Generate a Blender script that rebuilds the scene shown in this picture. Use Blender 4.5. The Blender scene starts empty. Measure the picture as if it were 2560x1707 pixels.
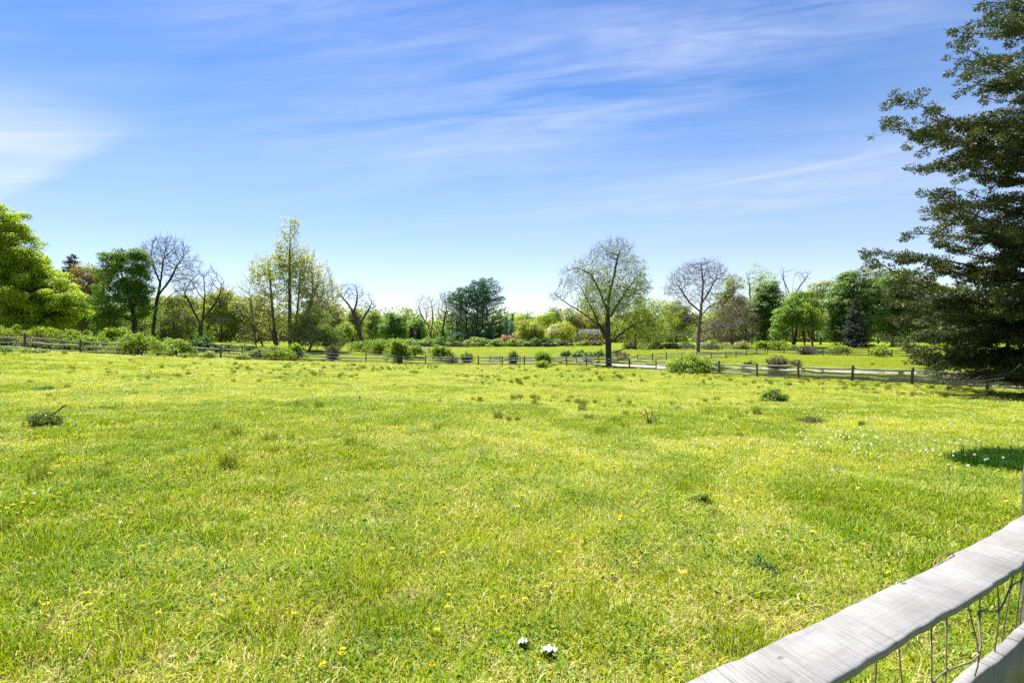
import bpy, bmesh, math, random
import numpy as np
from mathutils import Vector

random.seed(7)
RNG = np.random.default_rng(7)
SC = bpy.context.scene
COL = SC.collection
CAMZ, F, HX, HY = 1.85, 1280.0, 1280.0, 853.5
R = math.radians
D = bpy.data

# ------------------------------------------------------------------ helpers
def px2(px, py, d):
    """point of the place seen at a photo position, at distance d"""
    return np.array([(px - HX) / F * d, d, CAMZ + (HY - py) / F * d])

def mesh(name, V, faces, mats=None, mi=None, smooth=False):
    """V (n,3); faces: list of (m,k) int arrays"""
    me = D.meshes.new(name)
    V = np.asarray(V, np.float32)
    fl = [np.asarray(f, np.int32) for f in faces if len(f)]
    me.vertices.add(len(V))
    me.vertices.foreach_set('co', V.ravel())
    loops = np.concatenate([f.ravel() for f in fl])
    tot = np.concatenate([np.full(len(f), f.shape[1], np.int32) for f in fl])
    start = np.concatenate([[0], np.cumsum(tot)[:-1]]).astype(np.int32)
    me.loops.add(len(loops))
    me.loops.foreach_set('vertex_index', loops)
    me.polygons.add(len(tot))
    me.polygons.foreach_set('loop_start', start)
    me.polygons.foreach_set('loop_total', tot)
    if smooth:
        me.polygons.foreach_set('use_smooth', np.ones(len(tot), bool))
    for m in (mats if isinstance(mats, (list, tuple)) else [mats]):
        if m: me.materials.append(m)
    if mi is not None:
        me.polygons.foreach_set('material_index', np.asarray(mi, np.int32))
    me.update(calc_edges=True)
    return me

def tag(o, label=None, cat=None, group=None, kind=None):
    if label: o['label'] = label
    if cat: o['category'] = cat
    if group: o['group'] = group
    if kind: o['kind'] = kind
    return o

def empty(name, loc, label, cat, group=None, rz=0):
    o = D.objects.new(name, None)
    o.empty_display_size = .3
    o.location = loc
    o.rotation_euler = (0, 0, rz)
    COL.objects.link(o)
    return tag(o, label, cat, group)

def child(name, me, parent, world=True, label=None):
    """me holds coordinates relative to the parent"""
    o = D.objects.new(name, me)
    COL.objects.link(o)
    o.parent = parent
    if label: o['label'] = label
    return o

def thing(name, me, loc, label, cat, group=None):
    o = D.objects.new(name, me)
    o.location = loc
    COL.objects.link(o)
    return tag(o, label, cat, group)

def structure(name, me):
    o = D.objects.new(name, me)
    COL.objects.link(o)
    o['kind'] = 'structure'
    return o

# smooth lattice noise, vectorised
_LAT = RNG.random((256, 256))
def vnoise(x, y):
    x = np.asarray(x, float); y = np.asarray(y, float)
    xi = np.floor(x).astype(int); yi = np.floor(y).astype(int)
    fx = x - xi; fy = y - yi
    fx = fx * fx * (3 - 2 * fx); fy = fy * fy * (3 - 2 * fy)
    a = _LAT[xi % 256, yi % 256]; b = _LAT[(xi + 1) % 256, yi % 256]
    c = _LAT[xi % 256, (yi + 1) % 256]; e = _LAT[(xi + 1) % 256, (yi + 1) % 256]
    return (a * (1 - fx) + b * fx) * (1 - fy) + (c * (1 - fx) + e * fx) * fy
def fbm(x, y, o=3):
    s = 0; a = .5
    for i in range(o):
        s = s + a * vnoise(x * 2 ** i + 17 * i, y * 2 ** i + 31 * i); a *= .5
    return s / (1 - .5 ** o)

# ------------------------------------------------------------------ materials
class NT:
    def __init__(s, m):
        s.t = m.node_tree; s.n = s.t.nodes; s.l = s.t.links
    def __call__(s, typ, ins=None, **kw):
        nd = s.n.new(typ)
        for k, v in kw.items(): setattr(nd, k, v)
        for k, v in (ins or {}).items():
            sk = nd.inputs[k]
            if isinstance(v, bpy.types.NodeSocket): s.l.new(v, sk)
            elif isinstance(v, (tuple, list)) and len(v) == 3 and sk.type == 'RGBA': sk.default_value = (*v, 1)
            else: sk.default_value = v
        return nd
    def math(s, op, a, b=0.0, c=None, clamp=False):
        ins = {0: a, 1: b}
        if c is not None: ins[2] = c
        return s('ShaderNodeMath', ins, operation=op, use_clamp=clamp).outputs[0]
    def mix(s, f, a, b, mode='MIX'):
        nd = s('ShaderNodeMix', data_type='RGBA', blend_type=mode)
        for i, v in ((0, f), (6, a), (7, b)):
            if isinstance(v, bpy.types.NodeSocket): s.l.new(v, nd.inputs[i])
            elif isinstance(v, (tuple, list)): nd.inputs[i].default_value = (*v[:3], 1)
            else: nd.inputs[i].default_value = v
        return nd.outputs[2]
    def noise(s, vec, scale, detail=3, rough=.55, dist=0.0, dim='3D'):
        ins = {'Scale': scale, 'Detail': detail, 'Roughness': rough, 'Distortion': dist}
        if vec is not None: ins['Vector'] = vec
        return s('ShaderNodeTexNoise', ins, noise_dimensions=dim).outputs['Fac']
    def ramp(s, f, stops, interp='LINEAR'):
        nd = s('ShaderNodeValToRGB', {0: f})
        cr = nd.color_ramp; cr.interpolation = interp
        while len(cr.elements) < len(stops): cr.elements.new(.5)
        for e, (p, c) in zip(cr.elements, stops):
            e.position = p
            e.color = (*c[:3], 1) if isinstance(c, (tuple, list)) else (c, c, c, 1)
        return nd.outputs[0]
    def maprange(s, v, a, b, c=0., e=1.):
        return s('ShaderNodeMapRange', {0: v, 1: a, 2: b, 3: c, 4: e}).outputs[0]

def new_mat(name):
    m = D.materials.new(name); m.use_nodes = True
    m.node_tree.nodes.clear()
    return m, NT(m)

def finish(n, sh, disp=None):
    n('ShaderNodeOutputMaterial', {'Surface': sh})

def leaf_mat(name, c1, c2, c3=None, trans=.4, rough=.5, spec=.3, scale=.35, gain=1.35):
    m, n = new_mat(name)
    c1, c2, c3 = [tuple(min(.75, x * gain) for x in c) if c else None for c in (c1, c2, c3)]
    g = n('ShaderNodeNewGeometry')
    col = n.mix(g.outputs['Random Per Island'], c1, c2)
    if c3:
        f = n.maprange(n.noise(g.outputs['Position'], scale, 2), .45, .62)
        col = n.mix(n.math('MULTIPLY', f, .8), col, c3)
    p = n('ShaderNodeBsdfPrincipled', {'Base Color': col, 'Roughness': rough, 'Specular IOR Level': spec})
    tcol = n.mix(1.0, col, (1.15, 1.2, .45), 'MULTIPLY')
    t = n('ShaderNodeBsdfTranslucent', {'Color': tcol})
    mx = n('ShaderNodeMixShader', {0: trans, 1: p.outputs[0], 2: t.outputs[0]})
    finish(n, mx.outputs[0])
    return m

def bark_mat(name, c1, c2, scale=6, rough=.9):
    m, n = new_mat(name)
    g = n('ShaderNodeNewGeometry')
    mp = n('ShaderNodeMapping', {'Vector': g.outputs['Position'], 'Scale': (1, 1, .25)})
    f = n.noise(mp.outputs[0], scale, 4, .65)
    col = n.mix(n.maprange(f, .35, .65), c1, c2)
    b = n('ShaderNodeBump', {'Height': f, 'Strength': .6, 'Distance': .05})
    p = n('ShaderNodeBsdfPrincipled', {'Base Color': col, 'Roughness': rough, 'Specular IOR Level': .15, 'Normal': b.outputs[0]})
    finish(n, p.outputs[0])
    return m

def plain_mat(name, c, rough=.6, spec=.3, var=.15, scale=20, trans=0):
    m, n = new_mat(name)
    g = n('ShaderNodeNewGeometry')
    f = n.noise(g.outputs['Position'], scale, 3)
    col = n.mix(f, tuple(x * (1 - var) for x in c), tuple(min(1, x * (1 + var)) for x in c))
    p = n('ShaderNodeBsdfPrincipled', {'Base Color': col, 'Roughness': rough, 'Specular IOR Level': spec})
    sh = p.outputs[0]
    if trans:
        t = n('ShaderNodeBsdfTranslucent', {'Color': col})
        sh = n('ShaderNodeMixShader', {0: trans, 1: sh, 2: t.outputs[0]}).outputs[0]
    finish(n, sh)
    return m

LEAF = {
    'maple_bright': leaf_mat('leaf_maple_bright', (.20, .27, .012), (.32, .38, .02), (.15, .23, .01), trans=.5, gain=1.4),
    'green':   leaf_mat('leaf_green', (.075, .15, .018), (.14, .23, .03), (.05, .12, .015), trans=.45),
    'midgreen':leaf_mat('leaf_midgreen', (.12, .20, .03), (.20, .29, .05), (.09, .165, .03), trans=.45),
    'deep':    leaf_mat('leaf_deep', (.06, .115, .018), (.16, .235, .06), (.055, .10, .016), spec=.5, rough=.42, gain=1.5),
    'emerald': leaf_mat('leaf_emerald', (.085, .17, .02), (.16, .26, .035), (.065, .14, .018)),
    'light':   leaf_mat('leaf_light', (.19, .25, .035), (.29, .345, .055), (.15, .21, .03), trans=.5),
    'yellow':  leaf_mat('leaf_yellow', (.26, .28, .04), (.38, .38, .06), (.2, .26, .04)),
    'olive':   leaf_mat('leaf_olive', (.16, .18, .045), (.24, .26, .07), (.13, .15, .04), trans=.45),
    'budding': leaf_mat('leaf_budding', (.19, .14, .06), (.26, .22, .09), (.20, .20, .06)),
    'brown':   leaf_mat('leaf_brown', (.13, .11, .075), (.19, .165, .11), (.12, .12, .06), trans=.2),
    'cream':   leaf_mat('leaf_cream', (.36, .36, .22), (.50, .46, .30), (.28, .31, .12)),
    'poplar':  leaf_mat('leaf_poplar', (.24, .26, .04), (.34, .34, .07), (.22, .24, .04), spec=.4, trans=.5),
    'willow':  leaf_mat('leaf_willow', (.16, .19, .07), (.24, .27, .11), (.13, .16, .06)),
    'rose':    leaf_mat('leaf_rose', (.115, .185, .010), (.265, .32, .02), (.085, .15, .008), trans=.34, scale=1.2),
    'hedge':   leaf_mat('leaf_hedge', (.10, .165, .018), (.21, .275, .03), (.075, .135, .015), trans=.35, scale=.8),
    'darkbush':leaf_mat('leaf_darkbush', (.055, .12, .02), (.11, .19, .03), (.075, .14, .03)),
    'twigbush':leaf_mat('leaf_twigbush', (.15, .14, .06), (.22, .22, .09), (.17, .19, .06)),
    'pine':    leaf_mat('leaf_pine', (.035, .095, .06), (.09, .17, .10), (.03, .085, .055), trans=.2),
    'spruce':  leaf_mat('leaf_spruce', (.028, .035, .026), (.055, .062, .045), (.03, .045, .035), trans=.1),
    'bluespruce': leaf_mat('leaf_bluespruce', (.10, .18, .17), (.16, .25, .22), None, trans=.15),
    'cedar':   leaf_mat('leaf_cedar', (.022, .036, .013), (.074, .092, .026), (.050, .054, .019), trans=.24, scale=.9),
    'pink':    leaf_mat('leaf_pink', (.25, .11, .11), (.36, .18, .17), None),
    'redleaf': leaf_mat('leaf_red', (.30, .07, .03), (.40, .14, .06), None),
    'vine':    leaf_mat('leaf_vine', (.05, .12, .02), (.10, .19, .03), None),
}
BARK = {
    'grey':  bark_mat('bark_grey', (.06, .054, .048), (.12, .11, .098)),
    'dark':  bark_mat('bark_dark', (.035, .03, .026), (.075, .066, .057)),
    'syc':   bark_mat('bark_sycamore', (.08, .072, .062), (.20, .185, .165)),
    'pale':  bark_mat('bark_pale', (.11, .095, .08), (.19, .165, .145)),
    'brown': bark_mat('bark_brown', (.055, .04, .031), (.105, .083, .067)),
    'cedar': bark_mat('bark_cedar', (.07, .055, .045), (.14, .115, .095)),
}
TWIG = {
    'grey':  plain_mat('twig_grey', (.09, .08, .07), .9, .1),
    'dark':  plain_mat('twig_dark', (.06, .05, .043), .9, .1),
    'syc':   plain_mat('twig_sycamore', (.13, .115, .10), .9, .1),
    'pale':  plain_mat('twig_pale', (.20, .165, .13), .9, .1),
    'brown': plain_mat('twig_brown', (.09, .068, .054), .9, .1),
    'cedar': plain_mat('twig_cedar', (.10, .08, .065), .9, .1),
}

def wood_mat(name, c_lo, c_hi, grain=18):
    m, n = new_mat(name)
    g = n('ShaderNodeNewGeometry')
    f1 = n.noise(g.outputs['Position'], grain, 4, .6, .5)
    f2 = n.noise(g.outputs['Position'], 1.7, 3)
    col = n.mix(n.maprange(f1, .3, .7), c_lo, c_hi)
    col = n.mix(n.math('MULTIPLY', n.maprange(f2, .5, .75), .5), col, tuple(.6 * a for a in c_lo))
    b = n('ShaderNodeBump', {'Height': f1, 'Strength': .5, 'Distance': .02})
    p = n('ShaderNodeBsdfPrincipled', {'Base Color': col, 'Roughness': .85, 'Specular IOR Level': .2, 'Normal': b.outputs[0]})
    finish(n, p.outputs[0]); return m
WOOD = wood_mat('weathered_rail_wood', (.15, .146, .138), (.32, .31, .295))
WOODPOST = wood_mat('weathered_post_wood', (.055, .053, .050), (.125, .12, .112))
WOODDARK = wood_mat('old_dark_wood', (.035, .031, .027), (.075, .068, .06))

# ------------------------------------------------------------------ terrain
F1 = [(-95,36,871),(-20,37,872),(63,38.5,876),(201,43,886),(326,46.5,889),(444,50,892),(552,53,896),(649,56,901),(745,59,903),
      (833,62,905),(914,64,906),(995,66,910.5),(1064,67.3,911.7),(1131,68,912),(1196,68.6,912.6),(1256,69,913.5),(1311,69,913),
      (1365,68.5,913.5),(1417,67.2,914),(1466,65.6,916),(1517,63.2,918),(1574,60,921.6),(1640,56,925.5),(1692,52.5,928),(1742,49,932),(1797,46,936),
      (1893,42.5,943.5),(1996,40,948),(2131,37.6,954),(2280,35.3,963),(2469,33,976),(2700,31,990)]
F2 = [(1050,97,880),(1073,93,884),(1100,90,889),(1135,87,896),(1180,84,902),(1225,81,906),(1250,80,906.5),(1300,79,907),(1354,78.5,907),
      (1441,78.5,907),(1497,77.5,906),(1545,77,903),(1594,76,901),(1631,75.5,900),(1666,76,900),(1705,77.5,899),(1742,79,898),(1778,81,897),(1815,83,895),
      (1840,86,892),(1866,89,888.6),(1892,94,886),(1913,99,884)]
F3 = [(1919,100,884),(1960,98,885),(2005,93,887),(2058,88,889),(2119,84,890.5),(2172,81,892),(2229,78,893.5),(2300,75,895)]
ctrl = [(0,0,0),(0,-25,.2),(-25,-20,.4),(25,-20,.0),(0,3,0),(-4,5,.05),(5,5,-.03),(-10,10,.22),(12,11,-.22),(0,20,-.42),(-18,20,.42),
        (18,20,-.6),(0,45,-1.05),(-20,36,.1),(0,32,-.75),(-45,20,.8),(45,20,-1.2),(-70,60,1.3),(-80,110,1.8),(-40,100,.8),(-15,95,-.1),
        (-28,120,.3),(10,158,-.06),(0,175,.35),(-60,190,1.2),(60,190,.9),(60,120,.5),(95,130,.6),(45,105,-.2),(0,260,.6),(-120,260,2),(120,260,1.6),
        (75,95,.0),(80,70,-.6),(80,40,-1.2),(36,105,-.1),(16,110,-.5),(4,110,-.9),(20,130,-.2)]
for (a, d, b) in F1 + F2 + F3:
    p = px2(a, b, d); ctrl.append(tuple(p))
ctrl = np.array(ctrl, float)
def _tps_k(r2): return np.where(r2 > 1e-9, r2 * np.log(np.maximum(r2, 1e-9)) * .5, 0)
def _tps_fit(P):
    s = 50.0
    XY = P[:, :2] / s; n = len(P)
    r2 = ((XY[:, None] - XY[None]) ** 2).sum(-1)
    A = np.zeros((n + 3, n + 3)); A[:n, :n] = _tps_k(r2) + np.eye(n) * .003
    A[:n, n] = 1; A[:n, n + 1:] = XY; A[n, :n] = 1; A[n + 1:, :n] = XY.T
    w = np.linalg.solve(A, np.concatenate([P[:, 2], np.zeros(3)]))
    def f(x, y):
        sh = np.shape(x); x = np.ravel(np.asarray(x, float)) / s; y = np.ravel(np.asarray(y, float)) / s
        out = np.empty(len(x))
        for i in range(0, len(x), 20000):
            q = np.stack([x[i:i+20000], y[i:i+20000]], 1)
            r2 = ((q[:, None] - XY[None]) ** 2).sum(-1)
            out[i:i+20000] = _tps_k(r2) @ w[:n] + w[n] + q @ w[n + 1:]
        return out.reshape(sh)
    return f
_tps = _tps_fit(ctrl)
WATER = -1.62
POND = [(1455,73),(1530,69.5),(1600,64.5),(1680,58.5),(1750,54),(1850,48.5),(1950,45.6),(2050,43.4),(2150,42),(2300,40),(2480,38.5),(2700,37),
        (2720,52),(2480,54),(2300,55.5),(2150,57),(2050,59),(1950,61.5),(1850,65),(1750,68.5),(1650,72),(1550,74.5),(1470,76)]
PXY = np.array([((a - HX) / F * d, d) for a, d in POND])
def pond_sd(x, y):
    """signed distance to the pond's outline, negative inside"""
    q = np.stack([np.ravel(x), np.ravel(y)], 1).astype(float)
    best = np.full(len(q), 1e9); ins = np.zeros(len(q), bool)
    for i in range(len(PXY)):
        a, b = PXY[i], PXY[(i + 1) % len(PXY)]
        ab = b - a; t = np.clip(((q - a) @ ab) / (ab @ ab), 0, 1)
        best = np.minimum(best, np.hypot(*(q - a - t[:, None] * ab).T))
        c = ((a[1] > q[:, 1]) != (b[1] > q[:, 1]))
        xi = a[0] + (q[:, 1] - a[1]) * (ab[0]) / (ab[1] if abs(ab[1]) > 1e-9 else 1e-9)
        ins ^= c & (q[:, 0] < xi)
    return np.where(ins, -best, best).reshape(np.shape(x))
def zbase(x, y):
    x = np.asarray(x, float); y = np.asarray(y, float)
    r = np.hypot(x, y - 60)
    k = np.minimum(1, 230 / np.maximum(r, 1e-6))
    z = _tps(x * k, 60 + (y - 60) * k)
    z = np.clip(z, -3, 4)
    m = (np.abs(x - 25) < 45) & (np.abs(y - 57) < 32)
    if np.any(m):
        xs = x[m] if x.ndim else x; ys = y[m] if y.ndim else y
        zz = z[m] if z.ndim else z
        sd = pond_sd(xs, ys) + .9 * (fbm(xs * .5, ys * .5) - .5)
        t = np.clip(sd / 4.0, 0, 1); t = t * t * (3 - 2 * t)
        depth = np.minimum(.6, .04 + .25 * -sd) * np.clip((xs - 20) / 8, 0, 1) - .05 * np.clip((26 - xs) / 5, 0, 1) + .05 * (fbm(xs * .6, ys * .25) - .5)
        out = np.where(sd < 0, WATER - depth, (WATER + .03) * (1 - t) + zz * t)
        if z.ndim: z[m] = out
        else: z = out
    return z
def zfun(x, y):
    x = np.asarray(x, float); y = np.asarray(y, float)
    near = np.clip(1 - np.hypot(x, y) / 120, 0, 1)
    return zbase(x, y) + near * (.14 * (fbm(x * .33, y * .33) - .5) + .10 * (vnoise(x * 1.3 + 9, y * 1.3) - .5))
def gz(x, y): return float(zfun(np.array([x]), np.array([y]))[0])
def ground_px(px, py):
    """where the sight line of a photo position meets the ground"""
    d = np.geomspace(1.5, 400, 1500)
    X = (px - HX) / F * d
    zl = CAMZ + (HY - py) / F * d
    zz = zfun(X, d)
    i = np.argmax(zl <= zz)
    return np.array([X[i], d[i], zz[i]])

def axis(segs):
    out = [segs[0][0]]
    for a, b, n in segs: out += list(np.linspace(a, b, n + 1)[1:])
    return np.array(out)
gx = axis([(-2500,-400,10),(-400,-140,13),(-140,-70,35),(-70,-14,112),(-14,14,112),(14,70,112),(70,140,35),(140,400,13),(400,2500,10)])
gy = axis([(-800,-60,8),(-60,-4,14),(-4,14,72),(14,100,172),(100,260,53),(260,700,11),(700,3000,8)])
GX, GY = np.meshgrid(gx, gy)
GZ = zfun(GX, GY)
nx, ny = len(gx), len(gy)
idx = np.arange(nx * ny).reshape(ny, nx)
quads = np.stack([idx[:-1, :-1], idx[:-1, 1:], idx[1:, 1:], idx[1:, :-1]], -1).reshape(-1, 4)

def ground_mat():
    m, n = new_mat('meadow_ground')
    g = n('ShaderNodeNewGeometry'); P = g.outputs['Position']
    big = n.noise(P, .09, 4, .6); mid = n.noise(P, .7, 4, .6); fine = n.noise(P, 9, 4, .7)
    c = n.ramp(big, [(.35, (.13, .18, .012)), (.5, (.155, .20, .015)), (.65, (.115, .17, .012))])
    c = n.mix(n.math('MULTIPLY', n.maprange(mid, .5, .7), .6), c, (.23, .24, .04))
    c = n.mix(n.math('MULTIPLY', n.maprange(mid, .5, .3), .5), c, (.10, .16, .02))
    c = n.mix(n.math('MULTIPLY', n.maprange(fine, .45, .7), .55), c, (.085, .11, .018))
    c = n.mix(n.math('MULTIPLY', n.maprange(fine, .62, .75), .5), c, (.33, .28, .14))
    # muddy margin and bed of the pond
    z = n('ShaderNodeSeparateXYZ', {0: P}).outputs[2]
    wet = n.math('ADD', z, n.math('MULTIPLY', n.math('SUBTRACT', mid, .5), .25))
    c = n.mix(n.maprange(wet, WATER + .22, WATER + .10), c, (.29, .275, .265))
    c = n.mix(n.maprange(wet, WATER - .06, WATER - .2), c, (.06, .05, .03))
    b = n('ShaderNodeBump', {'Height': fine, 'Strength': .7, 'Distance': .06})
    p = n('ShaderNodeBsdfPrincipled', {'Base Color': c, 'Roughness': .95, 'Specular IOR Level': .05, 'Normal': b.outputs[0]})
    finish(n, p.outputs[0]); return m
structure('ground', mesh('ground', np.stack([GX, GY, GZ], -1).reshape(-1, 3), [quads], ground_mat(), smooth=True))

def water_mat():
    m, n = new_mat('pond_water')
    g = n('ShaderNodeNewGeometry'); P = g.outputs['Position']
    sx = n('ShaderNodeSeparateXYZ', {0: P})
    # wind ruffles the narrow western arm, the wide part lies calm
    wind = n.maprange(n.math('ADD', sx.outputs[0], n.math('MULTIPLY', n.noise(P, .25, 2), 10)), 31, 22)
    mp = n('ShaderNodeMapping', {'Vector': P, 'Scale': (1, .5, 1)})
    r1 = n.noise(mp.outputs[0], 5, 3, .6)
    b = n('ShaderNodeBump', {'Height': r1, 'Strength': n.math('ADD', n.math('MULTIPLY', wind, .94), .06), 'Distance': .03})
    p = n('ShaderNodeBsdfPrincipled', {'Base Color': (.045, .05, .03), 'Roughness': n.math('ADD', n.math('MULTIPLY', wind, .28), .03),
                                       'Specular IOR Level': .5, 'IOR': 1.333, 'Normal': b.outputs[0]})
    finish(n, p.outputs[0]); return m
wv = np.array([(-5+14, 34, WATER), (90, 30, WATER), (90, 80, WATER), (9, 84, WATER)])
structure('pond_water', mesh('pond_water', wv, [np.array([[0, 1, 2, 3]])], water_mat()))
# ------------------------------------------------------------------ plant geometry
def perp(dv):
    a = np.where(np.abs(dv[:, 2:3]) < .9, np.array([[0., 0, 1]]), np.array([[1., 0, 0]]))
    u = np.cross(dv, a); u /= np.linalg.norm(u, axis=1, keepdims=True) + 1e-12
    return u, np.cross(dv, u)

def tubes(P0, P1, r0, r1, k):
    """frusta for all segments at once"""
    P0, P1 = np.asarray(P0, float), np.asarray(P1, float)
    n = len(P0)
    if n == 0: return np.zeros((0, 3)), np.zeros((0, 4), int)
    dv = P1 - P0; L = np.linalg.norm(dv, axis=1, keepdims=True) + 1e-12; dv = dv / L
    u, v = perp(dv)
    ov = np.minimum(np.asarray(r0)[:, None] * .5, L * .4)
    A, B = P0 - dv * ov * .6, P1 + dv * ov * .6
    th = np.arange(k) / k * 2 * np.pi
    c, s = np.cos(th)[None, :, None], np.sin(th)[None, :, None]
    ring = u[:, None] * c + v[:, None] * s
    V = np.concatenate([A[:, None] + ring * np.asarray(r0)[:, None, None], B[:, None] + ring * np.asarray(r1)[:, None, None]], 1).reshape(-1, 3)
    base = (np.arange(n) * 2 * k)[:, None]
    i = np.arange(k); j = (i + 1) % k
    Fq = np.stack([base + i, base + j, base + k + j, base + k + i], -1).reshape(-1, 4)
    return V, Fq

def wood_mesh(name, P0, P1, r0, r1, mat, thick=.06):
    P0, P1, r0, r1 = map(np.asarray, (P0, P1, r0, r1))
    Vs, Fs, o = [], [], 0
    for msk, k in (((r0 >= thick), 8), ((r0 < thick), 4)):
        if msk.any():
            V, Fq = tubes(P0[msk], P1[msk], r0[msk], r1[msk], k)
            Vs.append(V); Fs.append(Fq + o); o += len(V)
    return mesh(name, np.concatenate(Vs), Fs, mat, smooth=True)

def leaf_geo(C, size, rng, aspect=.62, up=.35, droop=None, out=None):
    """one small folded leaf (two triangles) per centre"""
    n = len(C)
    nrm = rng.normal(size=(n, 3)); nrm[:, 2] = np.abs(nrm[:, 2]) * (1 - up) + up * 1.6
    nrm /= np.linalg.norm(nrm, axis=1, keepdims=True)
    if out is not None:
        nrm = out * 1.0 + nrm * .75
        nrm /= np.linalg.norm(nrm, axis=1, keepdims=True) + 1e-9
    u, v = perp(nrm)
    th = rng.random(n) * 2 * np.pi
    a = u * np.cos(th)[:, None] + v * np.sin(th)[:, None]
    if droop is not None:
        a = a * (1 - droop) + np.array([[0, 0, -1.]]) * droop
        a /= np.linalg.norm(a, axis=1, keepdims=True)
    b = np.cross(nrm, a); b /= np.linalg.norm(b, axis=1, keepdims=True) + 1e-9
    s = (np.asarray(size) * (.6 + .8 * rng.random(n)))[:, None] if np.ndim(size) == 0 else (size * (.6 + .8 * rng.random(n)))[:, None]
    h = nrm * s * .18
    V = np.stack([C - a * s * .5, C + b * s * aspect * .5 + h, C + a * s * .5, C - b * s * aspect * .5 + h], 1).reshape(-1, 3)
    i = np.arange(n)[:, None] * 4
    return V, np.concatenate([i + [[0, 1, 2]], i + [[0, 2, 3]]], 0)

def grow(trunk, att, step, rng, dk=None, trop=(0, 0, .12), max_iter=220, jit=.18):
    """space colonisation: nodes and parents, starting from trunk polylines (lists of points)"""
    N, PA = [], []
    for line in trunk:
        line = [np.asarray(p, float) for p in line]
        prev = -1
        if N and len(trunk) > 1 and line[0][2] > trunk[0][0][2] + .5:
            prev = int(np.argmin([np.linalg.norm(q - line[0]) for q in N]))
        for a, b in zip(line[:-1], line[1:]):
            m = max(1, int(np.linalg.norm(b - a) / step))
            for k in range(m + (1 if b is line[-1] else 0)):
                N.append(a + (b - a) * k / m + rng.normal(size=3) * step * .06 * (k > 0)); PA.append(prev); prev = len(N) - 1
    N = np.array(N); PA = list(PA)
    dk = dk or step * 1.5
    trop = np.array(trop)
    d2 = ((att[:, None] - N[None]) ** 2).sum(-1)
    near = d2.argmin(1); nd = np.sqrt(d2.min(1))
    alive = nd > dk
    last = np.inf
    for it in range(max_iter):
        if not alive.any(): break
        A = att[alive]; ne = near[alive]
        dirs = A - N[ne]; dirs /= np.linalg.norm(dirs, axis=1, keepdims=True) + 1e-9
        uq, inv = np.unique(ne, return_inverse=True)
        S = np.zeros((len(uq), 3)); np.add.at(S, inv, dirs)
        S /= np.linalg.norm(S, axis=1, keepdims=True) + 1e-9
        S = S + trop + rng.normal(size=S.shape) * jit
        S /= np.linalg.norm(S, axis=1, keepdims=True) + 1e-9
        new = N[uq] + S * step
        o = len(N); N = np.concatenate([N, new]); PA += list(uq)
        dn = np.sqrt(((att[:, None] - new[None]) ** 2).sum(-1))
        k = dn.argmin(1); m = dn[np.arange(len(att)), k]
        up = m < nd
        near[up] = o + k[up]; nd[up] = m[up]
        alive = alive & (nd > dk)
        if len(N) > 14000: break
    return N, np.array(PA)

def radii(N, PA, rt, tip):
    n = len(N); cnt = np.zeros(n)
    leafs = np.ones(n, bool); leafs[PA[PA >= 0]] = False
    cnt[leafs] = 1
    for i in range(n - 1, -1, -1):
        if PA[i] >= 0: cnt[PA[i]] += cnt[i]
    mx = cnt.max()
    e = math.log(max(rt / tip, 1.5)) / math.log(max(mx, 2))
    return tip * cnt ** e, leafs

def lobe_points(lobes, n, rng, shell=.35):
    """lobes: (x,y,z,rx,ry,rz,w)"""
    L = np.array([l[:6] for l in lobes], float)
    w = L[:, 3] * L[:, 4] * L[:, 5]; w = w ** .58; w /= w.sum()
    k = rng.choice(len(L), n, p=w)
    v = rng.normal(size=(n, 3)); v /= np.linalg.norm(v, axis=1, keepdims=True)
    r = rng.random(n) ** shell
    return L[k, :3] + v * r[:, None] * L[k, 3:6], k

def px_lobes(lobes, d, rng, depth=.95):
    out = []
    for l in lobes:
        px, py, rx, ry = l[:4]
        dd = d + (l[4] if len(l) > 4 else 0)
        c = px2(px, py, dd); s = dd / F
        out.append((c[0], c[1], c[2], rx * s, max(rx, ry) * .5 * s * depth + rx * .5 * s * depth, ry * s))
    return out

def px_line(line, d, g=True):
    pts = [px2(a, b, d + (r[0] if r else 0)) for a, b, *r in line]
    if g:
        z = gz(pts[0][0], pts[0][1]); pts[0][2] = z - .15
    return pts

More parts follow.
